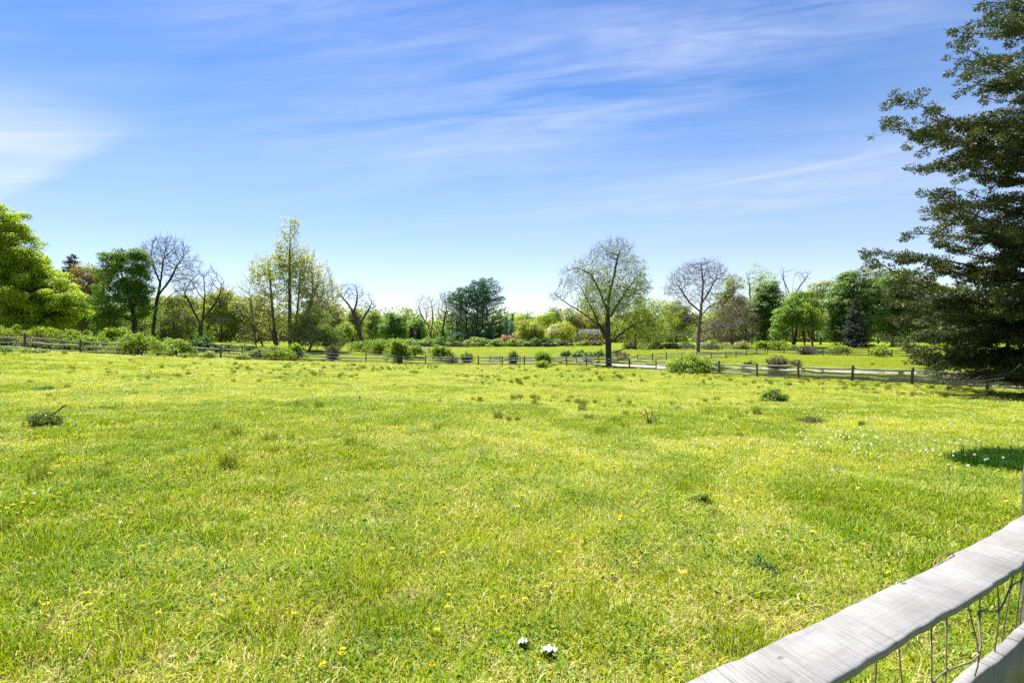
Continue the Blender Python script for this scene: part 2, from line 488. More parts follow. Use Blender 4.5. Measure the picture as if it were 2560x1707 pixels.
def tree(name, label, d, trunk, lobes, leaf=None, bark='dark', rt=.3, tip=.014, n_att=700, step=None, leaf_px=3.6, cover=1.0,
         twigs=1, twig_len=1.2, per_node=0, clump=None, droop=None, trop=(0, 0, .12), group=None, cat='tree', lobe_leaf=None, seed=0,
         leaf_spread=None, vine=0, limbs=(), jit=.18, budmat=None, bud_px=2.4, buds=0, shell=.45):
    rng = np.random.default_rng(seed + int(abs(trunk[0][0][0])) if isinstance(trunk[0][0], (tuple, list)) else seed + int(abs(trunk[0][0])))
    lines = trunk if isinstance(trunk[0][0], (tuple, list)) else [trunk]
    tl = [px_line(l, d) for l in lines] + [px_line(l, d, False) for l in limbs]
    root = tl[0][0].copy(); root[2] += .15
    W = px_lobes(lobes, d, rng)
    att, _ = lobe_points(W, n_att, rng, .4)
    s = d / F
    step = step or max(.28, 5 * s)
    N, PA = grow(tl, att, step, rng, trop=trop, jit=jit)
    rad, leafs = radii(N, PA, rt, tip)
    ch = PA >= 0
    P0, P1 = N[PA[ch]], N[ch]
    r0, r1 = np.minimum(rad[PA[ch]], rad[ch] * 1.5), rad[ch]
    # flare at the foot
    for ln in tl[:len(lines)]:
        m = (np.linalg.norm(P0 - ln[0], axis=1) < step * .6); r0[m] *= 1.35
    e = empty(name, root, label, cat, group)
    thick = r0 > max(.05, rt * .22)
    if not thick.any(): thick = r0 > r0.max() * .5
    child('trunk', wood_mesh('trunk', P0[thick] - root, P1[thick] - root, r0[thick], r1[thick], BARK[bark]), e)
    # twigs
    thin = ~thick
    Q0, Q1, q0, q1 = [P0[thin]], [P1[thin]], [r0[thin]], [r1[thin]]
    src = np.nonzero(rad < tip * 3.2)[0]
    tips = []
    if twigs:
        for _ in range(twigs):
            dv = N[src] - N[np.maximum(PA[src], 0)]
            dv /= np.linalg.norm(dv, axis=1, keepdims=True) + 1e-9
            dv = dv + rng.normal(size=dv.shape) * .75 + np.array([0, 0, .25]) * (0 if droop else 1) - np.array([0, 0, .7]) * (1 if droop else 0)
            dv /= np.linalg.norm(dv, axis=1, keepdims=True)
            ln = step * twig_len * (.4 + rng.random(len(src)))[:, None]
            a = N[src]; b = a + dv * ln * .55
            dv2 = dv + rng.normal(size=dv.shape) * .35 + np.array([0, 0, .2 if not droop else -.5]); dv2 /= np.linalg.norm(dv2, axis=1, keepdims=True)
            c = b + dv2 * ln * .6
            Q0 += [a, b]; Q1 += [b, c]
            q0 += [np.full(len(src), tip * .8), np.full(len(src), tip * .65)]; q1 += [np.full(len(src), tip * .65), np.full(len(src), tip * .45)]
            tips += [b, c]
    Q0, Q1, q0, q1 = map(np.concatenate, (Q0, Q1, q0, q1))
    if len(Q0):
        crown_w = wood_mesh('twigs', Q0 - root, Q1 - root, q0, q1, TWIG[bark])
    # leaves
    if leaf:
        area = sum(l[2] * l[3] * math.pi for l in lobes)
        nl = int(area / (leaf_px ** 2) * 11.0 * cover)
        lw = np.array([(l[5] if len(l) > 5 else 1.0) for l in lobes])
        if per_node or len(tips):
            pass
        ncl = int((clump or max(12, area / 190)) * 1.9)
        cen, kk = lobe_points(W, ncl, rng, shell)
        # every clump sits on the wood nearest to it
        sub = N[rng.choice(len(N), min(len(N), 2500), replace=False)]
        wts = lw[kk] * (.3 + rng.random(ncl)); wts /= wts.sum()
        pick = rng.choice(ncl, nl, p=wts)
        sp = (leaf_spread or 9) * s
        vv = rng.normal(size=(nl, 3)); vv /= np.linalg.norm(vv, axis=1, keepdims=True)
        vv[:, 2] = np.abs(vv[:, 2]) * np.where(rng.random(nl) < .75, 1, -1)
        C = cen[pick] + vv * (rng.random((nl, 1)) ** .5) * np.array([1.7 * sp, 1.7 * sp, 1.15 * sp])
        OUT = vv
        if per_node and len(tips):
            T = np.concatenate(tips)
            # keep by lobe weights
            LW = np.array(W); 
            dist = ((T[:, None] - LW[None, :, :3]) / LW[None, :, 3:6]); lb = (dist ** 2).sum(-1).argmin(1)
            keep = rng.random(len(T)) < lw[lb] * per_node
            T = T[keep]
            C2 = np.repeat(T, 3, 0) + rng.normal(size=(len(T) * 3, 3)) * 3.0 * s
            C = C2 if cover == 0 else np.concatenate([C, C2]); OUT = np.concatenate([OUT, rng.normal(size=C2.shape) * .3])
        V, Fq = leaf_geo(C - root, leaf_px * s, rng, droop=droop, out=OUT)
        cm = mesh('crown', V, [Fq], LEAF[leaf])
        co = child('crown', cm, e)
        if len(Q0): child('twigs', crown_w, co)
    elif len(Q0):
        co = child('crown', crown_w, e)
    if buds and tips:
        T = np.concatenate(tips); T = T[rng.random(len(T)) < buds]
        V, Fq = leaf_geo(T - root, bud_px * s, rng)
        child('leaves', mesh('leaves', V, [Fq], LEAF[budmat]), co)  # the buds on the twig tips, shaped like small leaves
    if vine:
        z0 = root[2]
        nv = 700
        h = rng.random(nv) ** 1.3 * vine
        a = rng.random(nv) * 6.28
        rr = rt * 1.5 + rng.random(nv) * .25 + .4 * (1 - h / vine)
        ax = np.array([np.interp(h + z0, [p[2] for p in tl[0]], [p[i] for p in tl[0]]) for i in (0, 1)]).T
        C = np.stack([ax[:, 0] + np.cos(a) * rr, ax[:, 1] + np.sin(a) * rr, z0 + h], 1)
        V, Fq = leaf_geo(C - root, 3.2 * s, rng)
        child('ivy', mesh('ivy', V, [Fq], LEAF['vine']), e)
    return e

def conifer(name, label, px, ytop, d, half, kind='spruce', bark='dark', base_frac=.04, group=None, layers=26, seed=1, width_pow=.9, leaf_px=3.2, dens=1.0):
    rng = np.random.default_rng(seed + int(px))
    X = (px - HX) / F * d; zg = gz(X, d)
    H = CAMZ + (HY - ytop) / F * d - zg
    Rr = half / F * d; s = d / F
    root = np.array([X, d, zg])
    e = empty(name, root, label, 'tree', group)
    P0, P1, r0, r1, C = [], [], [], [], []
    zs = np.linspace(-.1, H, 14)
    for a, b in zip(zs[:-1], zs[1:]):
        P0.append((0, 0, a)); P1.append((0, 0, b)); r0.append(max(.02, .018 * (H - a) + .03)); r1.append(max(.015, .018 * (H - b) + .02))
    tw = wood_mesh('trunk', P0, P1, r0, r1, BARK[bark]); P0, P1, r0, r1 = [], [], [], []
    for i in range(layers):
        t = base_frac + (1 - base_frac) * (i + rng.random() * .6) / layers
        z = H * t; rr = Rr * (1 - t) ** width_pow * (.8 + .35 * rng.random()) + .12
        nb = max(4, int(9 * (1 - t) + 4))
        for k in range(nb):
            a = rng.random() * 6.283
            L = rr * (.72 + .4 * rng.random())
            dirv = np.array([math.cos(a), math.sin(a), 0])
            m = max(2, int(L / (4 * s)))
            prev = np.array([0, 0, z])
            for j in range(1, m + 1):
                f = j / m
                p = dirv * L * f + np.array([0, 0, z - .28 * L * f + .22 * L * f * f])
                P0.append(prev); P1.append(p); r0.append(.03 * (1.2 - f) + .008); r1.append(.03 * (1.1 - f) + .006)
                nn = max(3, int(13 * dens))
                side = np.cross(dirv, [0, 0, 1])
                q = p + side[None] * rng.normal(size=(nn, 1)) * L * .16 * (1.15 - .6 * f) + rng.normal(size=(nn, 3)) * 1.6 * s
                C.append(q); prev = p
    C = np.concatenate(C)
    V, Fq = leaf_geo(C, leaf_px * s, rng, aspect=.4, droop=.35)
    child('trunk', tw, e)
    co = child('crown', mesh('crown', V, [Fq], LEAF[kind]), e)
    child('branches', wood_mesh('branches', P0, P1, r0, r1, TWIG[bark]), co)
    return e

def pine(label, px, ytop, d, limbs_env, seed, lean=0):
    """tall white pine: bare trunk, flat tiers of long tufted limbs. limbs_env: (y, left px, right px)"""
    rng = np.random.default_rng(seed)
    X = (px - HX) / F * d; zg = gz(X, d); s = d / F
    H = CAMZ + (HY - ytop) / F * d - zg
    root = np.array([X, d, zg])
    e = empty('pine_tree', root, label, 'tree', 'white pines in the clump')
    zs = np.linspace(-.1, H, 16)
    w = rng.normal(size=(16, 2)) * .12; w[0] = 0
    pts = [np.array([w[i, 0] + lean * (z / H) ** 2, w[i, 1], z]) for i, z in enumerate(zs)]
    P0, P1 = pts[:-1], pts[1:]
    r0 = [.42 * (1 - z / H) + .04 for z in zs[:-1]]; r1 = [.42 * (1 - z / H) + .03 for z in zs[1:]]
    child('trunk', wood_mesh('trunk', P0, P1, r0, r1, BARK['dark']), e)
    ys = [l[0] for l in limbs_env]
    P0, P1, r0, r1, C = [], [], [], [], []
    z = H * .985
    while True:
        y = HY - (z + zg - CAMZ) / s
        if y > ys[-1]: break
        lw = np.interp(y, ys, [l[1] for l in limbs_env]) * s; rw = np.interp(y, ys, [l[2] for l in limbs_env]) * s
        base = np.array([np.interp(z, zs, [p[0] for p in pts]), np.interp(z, zs, [p[1] for p in pts]), z])
        for k in range(4):
            if y > 768 and rng.random() < .25: continue
            a = rng.random() * 6.283 if k > 1 else (rng.normal() * .35 + (0 if k == 0 else math.pi))
            cx = math.cos(a)
            L = ((rw if cx > 0 else lw) * abs(cx) + .5 * (rw + lw) * (1 - abs(cx))) * (.7 + .4 * rng.random()) + .3
            dv = np.array([cx, math.sin(a), 0]); up = rng.normal() * .08 + .16
            m = max(2, int(L / .9)); prev = base
            for j in range(1, m + 1):
                f = j / m
                p = base + dv * L * f + np.array([0, 0, L * (up * f + .12 * f * f)])
                P0.append(prev); P1.append(p); r0.append(.06 * (1.1 - f) + .012); r1.append(.06 * (1. - f) + .01); prev = p
                if f > .3:
                    n = 15 if y < 768 else 11
                    side = np.cross(dv, [0, 0, 1])
                    C.append(p + side[None] * rng.normal(size=(n, 1)) * (.28 * L * (1.2 - f) + .25) + dv[None] * rng.normal(size=(n, 1)) * .5
                             + np.array([0, 0, 1.]) * (rng.normal(size=(n, 1)) * .2 + .15))
        z -= H * .018 + rng.random() * H * .014
    C = np.concatenate(C)
    V, Fq = leaf_geo(C, 3.6 * s, rng, aspect=.5, up=.2)
    co = child('crown', mesh('crown', V, [Fq], LEAF['pine']), e)
    child('branches', wood_mesh('branches', P0, P1, r0, r1, TWIG['dark']), co)
    return e

def bush(name, label, px, ytop, d, half, kind='arch', leaf='rose', leaf_px=3.0, group=None, dens=1.0, seed=3, minh=.3, cat='bush', depth=.8, base_y=None):
    rng = np.random.default_rng(seed + int(px * 7 + ytop))
    if base_y is not None:
        g = ground_px(px, base_y); X, d, zg = g
    else:
        X = (px - HX) / F * d; zg = gz(X, d)
    s = d / F
    H = max(minh, CAMZ + (HY - ytop) * s - zg); Rr = half * s
    root = np.array([X, d, zg])
    e = empty(name, root, label, cat, group)
    P0, P1, r0, r1, C, S = [], [], [], [], [], []
    lp = leaf_px * s
    area = 2 * half * (H / s)
    ntot = int(area / leaf_px ** 2 * 22 * dens)
    if kind == 'arch':
        nc = int(np.clip(area / 55, 14, 90))
        per = max(8, ntot // nc)
        for i in range(nc):
            a = rng.random() * 6.283; q = rng.random() ** .6
            reach = Rr * (.25 + .85 * q); h = H * (1.04 - .5 * q ** 1.6) * (.78 + .3 * rng.random())
            dv = np.array([math.cos(a), math.sin(a) * depth, 0]); b = np.array([*rng.normal(size=2) * Rr * .16, -.05])
            m = 8; pts = []
            for j in range(m + 1):
                t = j / m
                z = h * (1 - (1 - min(1, t / .62)) ** 2) if t < .62 else h * (1 - .55 * ((t - .62) / .38) ** 1.7 * (.4 + q))
                pts.append(b + dv * reach * t ** 1.15 + np.array([0, 0, z]) + rng.normal(size=3) * .03 * Rr)
            for j in range(m):
                P0.append(pts[j]); P1.append(pts[j + 1]); r0.append(max(.006, .02 * H / 2.5 * (1.1 - j / m))); r1.append(max(.005, .02 * H / 2.5 * (1 - j / m)))
            t = rng.random(per) ** .55 * .8 + .2
            pp = np.array([[np.interp(x, np.linspace(0, 1, m + 1), [p[c] for p in pts]) for c in range(3)] for x in t])
            side = np.cross(dv, [0, 0, 1]); sp = max(1.6 * lp, .10 * Rr)
            pp += side[None] * rng.normal(size=(per, 1)) * sp + rng.normal(size=(per, 3)) * np.array([.5, .5, .35]) * sp
            C.append(pp)
    elif kind == 'lump':
        nc = max(7, int(area / 60))
        v = rng.normal(size=(nc, 3)); v /= np.linalg.norm(v, axis=1, keepdims=True); rr = rng.random(nc) ** .4
        an = np.arctan2(v[:, 1], v[:, 0]); ph = rng.random(3) * 6.28
        lumpy = 1 + .22 * np.sin(an * 2 + ph[0]) + .16 * np.sin(an * 5 + ph[1])
        cen = v * (rr * lumpy)[:, None] * np.array([Rr, Rr * depth, H * .86]) * .9; cen[:, 2] = np.abs(cen[:, 2]) * (.8 + .3 * rng.random(nc))
        for c in cen:
            n = max(6, ntot // nc)
            sp = max(2.2 * lp, .16 * Rr)
            vv = rng.normal(size=(n, 3)); vv /= np.linalg.norm(vv, axis=1, keepdims=True); vv[:, 2] = np.abs(vv[:, 2]) * np.where(rng.random(n) < .75, 1, -1)
            C.append(c + vv * (rng.random((n, 1)) ** .5) * np.array([1.6 * sp, 1.6 * sp, sp])); S.append(vv)
            for j in range(2):
                b = np.array([*rng.normal(size=2) * Rr * .15, -.05]); mid = (b + c) / 2 + rng.normal(size=3) * .06 * H
                P0 += [b, mid]; P1 += [mid, c]; r0 += [.02, .014]; r1 += [.014, .007]
    elif kind == 'twig':
        nc = int(np.clip(area / 7, 60, 400))
        for i in range(nc):
            a = rng.random() * 6.283; q = rng.random() ** .5
            b = np.array([*rng.normal(size=2) * Rr * .3, -.05])
            tip = np.array([math.cos(a) * Rr * q, math.sin(a) * Rr * q * depth, H * (1.05 - .45 * q * q) * (.55 + .5 * rng.random())])
            mid = (b + tip) / 2 + rng.normal(size=3) * .12 * Rr
            mid2 = (mid + tip) / 2 + rng.normal(size=3) * .10 * Rr
            P0 += [b, mid, mid2]; P1 += [mid, mid2, tip]
            t = .35 * s * .9
            r0 += [t * 1.3, t, t * .8]; r1 += [t, t * .8, t * .5]
            n = max(2, int(ntot * .22 / nc)); C.append(tip + (mid - tip) * rng.random((n, 1)) * .9 + rng.normal(size=(n, 3)) * .07 * Rr)
    C = np.concatenate(C); C[:, 2] = np.maximum(C[:, 2], .03)
    V, Fq = leaf_geo(C, lp, rng, up=.45, out=np.concatenate(S) * .55 if S else None)
    child('foliage', mesh('foliage', V, [Fq], LEAF[leaf]), e)
    child('stems', wood_mesh('stems', P0, P1, r0, r1, TWIG['brown'], thick=1), e)
    return e
# ------------------------------------------------------------------ trees
# the left side
tree('maple_tree', 'large bright green maple filling the far left end behind the fence', 62,
     [(-60,840),(-55,780),(-55,720),(-58,640)],
     [(-60,640,140,140),(60,740,110,85),(115,775,85,55),(-5,620,70,85),(-100,560,90,90),(150,750,50,48),(35,660,70,75),(-150,720,110,110),(60,800,100,30),(5,560,50,50),(75,690,55,60)],
     leaf='maple_bright', bark='dark', rt=.5, n_att=1300, cover=1.5, leaf_px=4.2, clump=560, leaf_spread=11, seed=1)
conifer('spruce_tree', 'dark pointed spruce rising between the bright maple and the rusty trees', 180, 637, 104, 48, 'spruce', seed=4, leaf_px=3.8, width_pow=.5, layers=64, dens=.8)
tree('budding_tree', 'rusty brown budding tree just right of the dark pointed spruce', 101, [(228,835),(227,780),(226,700)],
     [(228,715,34,55),(212,690,22,30),(248,690,30,30),(230,780,40,45)], leaf='budding', bark='grey', cover=.85, n_att=450, seed=2)
tree('olive_tree', 'dull olive tree under the pointed spruce and behind the hedge', 97, [(196,835),(197,790),(198,750)],
     [(200,770,28,55),(185,800,28,30),(225,800,35,30)], leaf='olive', cover=.9, n_att=300, seed=3)
tree('green_tree', 'rounded green tree with a dark leaning trunk left of the tall bare tree', 84,
     [(335,838),(337,806),(330,770),(318,730)],
     [(290,685,48,45),(332,668,45,42),(262,742,40,48),(318,742,48,48),(352,715,26,55),(268,645,20,22),(285,795,50,28),(255,790,30,35),(355,770,25,40),(300,640,25,16),(345,640,22,14)],
     limbs=[[(336,806),(310,792),(290,790)]], leaf='green', rt=.36, n_att=900, cover=1.05, leaf_px=3.6, clump=210, leaf_spread=9, seed=5)
tree('bare_tree', 'tall bare tree with an upright crown of fine reddish twigs on the left', 88,
     [(381,836),(386,790),(395,740),(403,695),(408,650)],
     [(408,650,56,58),(440,665,50,58),(385,645,36,45),(455,705,33,36),(368,668,28,32),(430,615,40,26),(395,612,28,22),(478,660,14,30)],
     limbs=[[(395,740),(425,700),(445,660)],[(388,780),(405,760),(430,735)],[(400,705),(385,670),(378,645)]],
     leaf=None, bark='dark', rt=.27, tip=.018, n_att=2600, step=.42, twigs=2, twig_len=2.2, vine=7, trop=(0,0,.22), seed=6, budmat='budding', buds=.08)
tree('bare_tree', 'bare tree with wide crooked limbs and an ivy covered foot', 72,
     [(500,856),(501,825),(508,785),(512,740)],
     [(510,710,46,52),(548,735,32,42),(465,742,30,45),(545,800,42,9),(455,800,34,10),(575,730,10,20)],
     limbs=[[(502,826),(478,800),(455,785)],[(503,826),(535,805),(575,797)],[(506,800),(530,770),(550,735)],[(504,815),(480,770),(462,735)]],
     leaf=None, bark='dark', rt=.28, tip=.018, n_att=1600, step=.45, twigs=2, twig_len=1.6, vine=4, seed=7)
# the thicket behind them
for i, (px, ty, h, rx, leaf, d, cov, lab) in enumerate([
    (432, 790, 0, 50, 'olive', 112, .55, 'thin olive tree seen behind the tall bare tree'),
    (552, 768, 0, 42, 'yellow', 120, 1., 'yellow leaved tree glowing behind the crooked bare tree'),
    (478, 785, 0, 44, 'light', 125, .65, 'pale green tree directly behind the crooked bare tree'),
    (596, 790, 0, 36, 'light', 118, .8, 'light green tree between the crooked bare tree and the tall poplar'),
    (380, 800, 0, 40, 'midgreen', 118, .5, 'sparse green tree low behind the leaning green tree'),
    (405, 775, 0, 34, 'olive', 130, .8, 'dull olive tree between the leaning green tree and the tall bare tree'),
    (455, 772, 0, 34, 'midgreen', 135, .7, 'green tree far behind the two bare trees'),
    (520, 778, 0, 34, 'olive', 132, .9, 'olive tree far behind the crooked bare tree'),
    (575, 775, 0, 34, 'yellow', 134, .8, 'second yellow tree right of the glowing yellow one'),
    (612, 780, 0, 34, 'olive', 136, .9, 'olive tree just left of the poplar'),
    (640, 775, 0, 38, 'olive', 128, .6, 'olive tree low behind the left stems of the poplar'),
    (775, 800, 0, 40, 'midgreen', 130, .9, 'mid green tree low behind the right side of the poplar'),
    (830, 795, 0, 32, 'olive', 150, .9, 'dull olive tree left of the bent dead tree'),
    (880, 800, 0, 26, 'olive', 170, 1., 'olive tree directly behind the bent dead tree'),
    (858, 825, 0, 18, 'light', 122, 1., 'small pale weeping tree beside the bent dead tree'),
    (930, 808, 0, 24, 'light', 190, 1.1, 'light green tree right of the bent dead tree'),
    (983, 815, 0, 28, 'emerald', 172, 1.2, 'vivid green rounded tree before the far woods'),
    (1040, 818, 0, 24, 'midgreen', 195, 1., 'green tree behind the pale bare tree near the pines')]):
    ht = 846
    y0 = ty
    tree('thicket_tree', lab, d, [(px, ht), (px + 3, ty + 30), (px, ty)],
         [(px, ty, rx, rx * 1.1), (px - rx * .5, ty + rx * .5, rx * .7, rx * .7), (px + rx * .5, ty + rx * .55, rx * .7, rx * .65), (px + rx * .2, ty - rx * .5, rx * .5, rx * .5), (px, 838, rx * 1.1, 16)],
         leaf=leaf, bark='grey', rt=.2, n_att=260, cover=cov * 1.25, leaf_px=3.3, seed=20 + i, group='trees of the far treeline')
tree('poplar_tree', 'tall many stemmed poplar with sparse yellow green leaves near the fence', 88,
     [[(726,872),(724,800),(724,700),(726,560)], [(692,872),(682,790),(674,690),(668,650)], [(733,872),(745,760),(752,670)], [(738,872),(760,800),(785,740),(800,700)]],
     [(725,592,24,46,0,.6),(712,632,26,30,0,.6),(655,682,34,40,0,1.),(692,676,42,42,0,1),(735,660,44,46,0,.8),(722,725,60,48,0,.8),(680,748,46,38,0,.7),(785,758,42,36,0,.8),(760,700,40,42,0,.6),(740,800,60,40,0,.35),(690,810,45,40,0,.35),(700,615,10,24,0,.7),(735,560,14,16,0,1)],
     leaf='poplar', bark='grey', rt=.32, tip=.015, n_att=2000, step=.5, cover=.17, leaf_px=4.0, clump=420, leaf_spread=6, twigs=2, twig_len=1.6, per_node=.6, trop=(0,0,.3), seed=8)
tree('budding_tree', 'pale twiggy tree with cream buds spreading right of the poplar stems', 91,
     [[(745,872),(762,800),(782,730)], [(750,872),(790,800),(815,750)]],
     [(785,705,54,58),(815,742,44,46),(762,672,38,42),(800,775,46,34),(838,748,20,32),(770,640,20,24)],
     leaf=None, bark='pale', rt=.2, tip=.018, n_att=2200, step=.42, twigs=2, twig_len=2, budmat='cream', buds=1.0, bud_px=4.2, trop=(0,0,.25), seed=9)
tree('twiggy_tree', 'pale bare twiggy tree on the left edge of the poplar', 94, [(640,872),(632,800),(625,740)],
     [(622,735,32,45),(605,760,25,35),(645,750,25,40)], leaf=None, bark='pale', rt=.16, tip=.017, n_att=900, step=.45, twigs=2, twig_len=2, budmat='cream', buds=.7, bud_px=3, seed=10)
tree('twiggy_tree', 'dark brown dense twiggy tree low behind the poplar stems', 93, [[(690,872),(680,835),(670,800)],[(660,872),(645,840),(630,815)]],
     [(655,810,50,46),(695,825,44,38),(625,835,30,30),(710,790,30,30)], leaf='twigbush', bark='brown', rt=.2, tip=.016, n_att=1800, step=.42, cover=.12, twigs=2, twig_len=2, seed=11)
tree('willow_tree', 'low grey green weeping willow right of the poplar trunk', 84, [[(770,880),(785,850),(800,820)],[(765,882),(745,850),(765,815)]],
     [(800,835,52,40),(765,815,34,34),(835,848,30,28),(790,800,34,26),(740,840,26,30)], leaf='willow', bark='brown', rt=.2, n_att=500, cover=.85, leaf_px=3.0, droop=.6, seed=12)
tree('dead_tree', 'dead tree with a thick bent trunk and bare top left of the pines', 118,
     [(907,878),(903,848),(895,815),(884,785),(872,762),(862,750)],
     [(868,728,28,22),(850,735,14,22),(893,735,24,30),(922,765,20,34),(905,750,16,26),(938,790,12,22)],
     limbs=[[(896,815),(915,785),(928,760)],[(862,750),(848,735),(842,722)],[(884,785),(892,755),(893,735)],[(907,862),(922,845),(935,825)]],
     leaf=None, bark='brown', rt=.5, tip=.026, n_att=1000, step=.55, twigs=2, twig_len=1.8, seed=13)
# far centre
tree('bare_tree', 'pale bare tree with upright limbs left of the pine clump', 166, [(1080,849),(1074,825),(1064,790)],
     [(1060,768,26,34),(1080,770,16,36),(1045,778,12,24)], limbs=[[(1077,840),(1082,800),(1080,765)],[(1070,815),(1052,785),(1046,765)]],
     leaf=None, bark='pale', rt=.3, tip=.030, n_att=800, step=.75, twigs=2, twig_len=2, seed=14)
tree('bare_tree', 'brown bare tree with an ivy grown trunk touching the pine clump', 160, [(1106,852),(1107,820),(1112,790)],
     [(1112,765,24,42),(1132,790,22,22),(1100,790,16,25)], leaf=None, bark='brown', rt=.32, tip=.030, n_att=800, step=.75, twigs=2, twig_len=2, vine=5, seed=15, budmat='budding', buds=.3)
pine('tallest pine with limbs reaching far out over the right side of the clump', 1216, 699, 186, [(699,10,12),(730,18,34),(770,25,48),(800,25,52),(845,20,45)], 31, .3)
pine('straight pine with a rounded top in the middle of the clump', 1193, 705, 189, [(705,10,12),(740,24,26),(780,26,26),(845,22,24)], 32)
pine('pine with a blunt top second from the left in the clump', 1166, 722, 187, [(722,16,14),(750,32,26),(790,36,26),(845,26,22)], 33)
pine('leftmost pine of the clump with wide bushy limbs', 1143, 735, 192, [(735,14,16),(765,30,28),(800,32,28),(845,22,22)], 34, -.4)
pine('slim pine standing between two taller ones at the heart of the clump', 1206, 716, 193, [(716,8,8),(760,20,24),(845,22,26)], 35)
for i, (px, yt, hw, d, lab) in enumerate([(1140, 812, 20, 180, 'dark teal evergreen bush under the left of the pine clump'), (1178, 808, 24, 182, 'dark teal evergreen bush under the middle of the pine clump'),
                                          (1222, 806, 26, 180, 'wide dark teal evergreen bush under the right of the pine clump'), (1250, 800, 18, 184, 'dark evergreen bush left of the pink blossom')]):
    bush('evergreen_bush', lab, px, yt, d, hw, 'lump', 'pine', 3.0, 'evergreens under the pines', .55, 50 + i)
for i, (px, yt, hw, d, lab, kd) in enumerate([(1281, 784, 13, 225, 'pale blue spruce right of the pine clump', 'bluespruce'), (1265, 790, 13, 228, 'pale green conifer just behind the right pine', 'bluespruce'),
                                          (1012, 788, 9, 205, 'slim dark conifer left of the pale bare tree', 'pine'), (1028, 818, 7, 160, 'small dark conifer left of the pale bare tree', 'spruce'),
                                          (1046, 820, 7, 162, 'small dark conifer at the foot of the pale bare tree', 'spruce')]):
    conifer('conifer_tree', lab, px, yt, d, hw, kd, seed=60 + i, layers=16)
for i, (px, ty, rx, ry, leaf, d, cov, lab) in enumerate([
    (1308, 822, 22, 34, 'yellow', 174, 1.1, 'yellow green bushy tree right of the pink blossom'),
    (1338, 824, 22, 32, 'yellow', 172, 1.1, 'second yellow green bushy tree farther right of the pink blossom'),
    (1318, 796, 11, 26, 'midgreen', 200, 1., 'slender green tree rising behind the two yellow green trees'),
    (1303, 800, 10, 22, 'light', 205, 1., 'slender pale tree behind the first yellow green tree'),
    (1367, 797, 19, 20, 'maple_bright', 215, 1.2, 'round lime green tree behind the yellow green trees'),
    (1380, 826, 12, 24, 'cream', 185, 1., 'cream coloured flowering tree behind the grazing cows'),
    (1412, 830, 22, 24, 'yellow', 186, 1., 'low lime yellow tree behind the single cow'),
    (1390, 790, 18, 24, 'olive', 230, .7, 'thin tree with blue sky showing through left of the big old tree'),
    (1428, 800, 26, 34, 'olive', 212, 1., 'olive tree left of the grey house'),
    (1470, 800, 30, 30, 'budding', 222, .9, 'budding tree directly behind the grey house'),
    (1500, 805, 26, 30, 'olive', 216, .9, 'dull tree between the grey house and the big old tree')]):
    tree('far_tree', lab, d, [(px, 852), (px, ty + ry * .4), (px, ty)],
         [(px, ty, rx, ry), (px - rx * .4, ty + ry * .5, rx * .7, ry * .55), (px + rx * .45, ty + ry * .45, rx * .65, ry * .55)],
         leaf=leaf, bark='grey', rt=.25, tip=.025, n_att=200, cover=cov, leaf_px=3.1, seed=70 + i, group='trees of the far treeline')
# the big old tree behind the fence and its neighbours
tree('big_tree', 'big old tree with a thick dark trunk standing right behind the rail fence', 66.5,
     [(1522,922),(1521,880),(1520,840),(1519,800),(1522,740),(1526,690)],
     [(1525,642,56,42,0,.10),(1470,680,46,42,0,.25),(1425,700,34,40,0,.10),(1575,680,44,46,0,.45),(1600,715,32,34,0,.8),(1500,745,56,52,0,1.),(1560,755,52,52,0,1.2),(1395,742,28,14,0,.05),
      (1595,810,55,34,0,.8),(1640,830,34,24,0,.6),(1545,620,40,26,0,.1),(1500,700,46,40,0,.6),(1460,760,30,30,0,.5),(1475,840,30,12,0,.3),(1610,860,40,16,0,.4)],
     limbs=[[(1521,860),(1552,835),(1590,808),(1625,800)],[(1520,850),(1497,810),(1480,770),(1450,715)],[(1519,800),(1545,760),(1575,715)],[(1520,780),(1500,730),(1478,685),(1440,668)],
            [(1523,740),(1535,690),(1545,640)],[(1500,815),(1460,785),(1420,760),(1390,738)],[(1522,868),(1490,838),(1455,834)],[(1524,884),(1560,872),(1610,868)]],
     leaf='light', bark='dark', rt=.40, tip=.011, n_att=5200, step=.30, cover=.13, leaf_px=2.9, clump=420, leaf_spread=9, twigs=2, twig_len=2.2, per_node=.5, seed=16, jit=.3, budmat='budding', buds=.4)
tree('sycamore_tree', 'bare sycamore with pale crooked limbs right of the big old tree', 101,
     [(1745,884),(1746,850),(1748,815),(1752,780),(1756,740)],
     [(1752,690,46,34),(1790,692,36,36),(1700,700,36,32),(1678,728,24,22),(1772,742,40,30),(1720,745,30,24),(1815,808,55,9),(1698,836,32,7),(1725,800,26,14),(1700,772,28,14),(1765,664,36,16),(1735,668,30,16),(1790,770,30,16)],
     limbs=[[(1755,745),(1758,705),(1752,660)],[(1752,790),(1768,770),(1788,760)],[(1750,800),(1728,780),(1700,765)],[(1748,815),(1728,795),(1712,780)],[(1746,850),(1720,838),(1682,834)],[(1747,830),(1785,818),(1830,816)],[(1752,780),(1722,755),(1700,720)],[(1754,760),(1775,725),(1790,695)],[(1747,845),(1760,830),(1768,820)]],
     leaf=None, bark='syc', rt=.40, tip=.020, n_att=4200, step=.42, twigs=2, twig_len=2.2, seed=17, jit=.32, budmat='budding', buds=.16)
tree('willow_tree', 'yellow green weeping tree filling the gap right of the big old tree', 120, [(1588,872),(1590,830),(1592,790)],
     [(1590,795,44,46),(1625,790,40,42),(1660,795,36,42),(1575,830,36,26),(1640,835,50,24),(1610,765,26,22),(1655,770,20,20)],
     leaf='light', bark='brown', rt=.4, n_att=900, cover=.40, leaf_px=3.0, droop=.4, twig_len=2, seed=18)
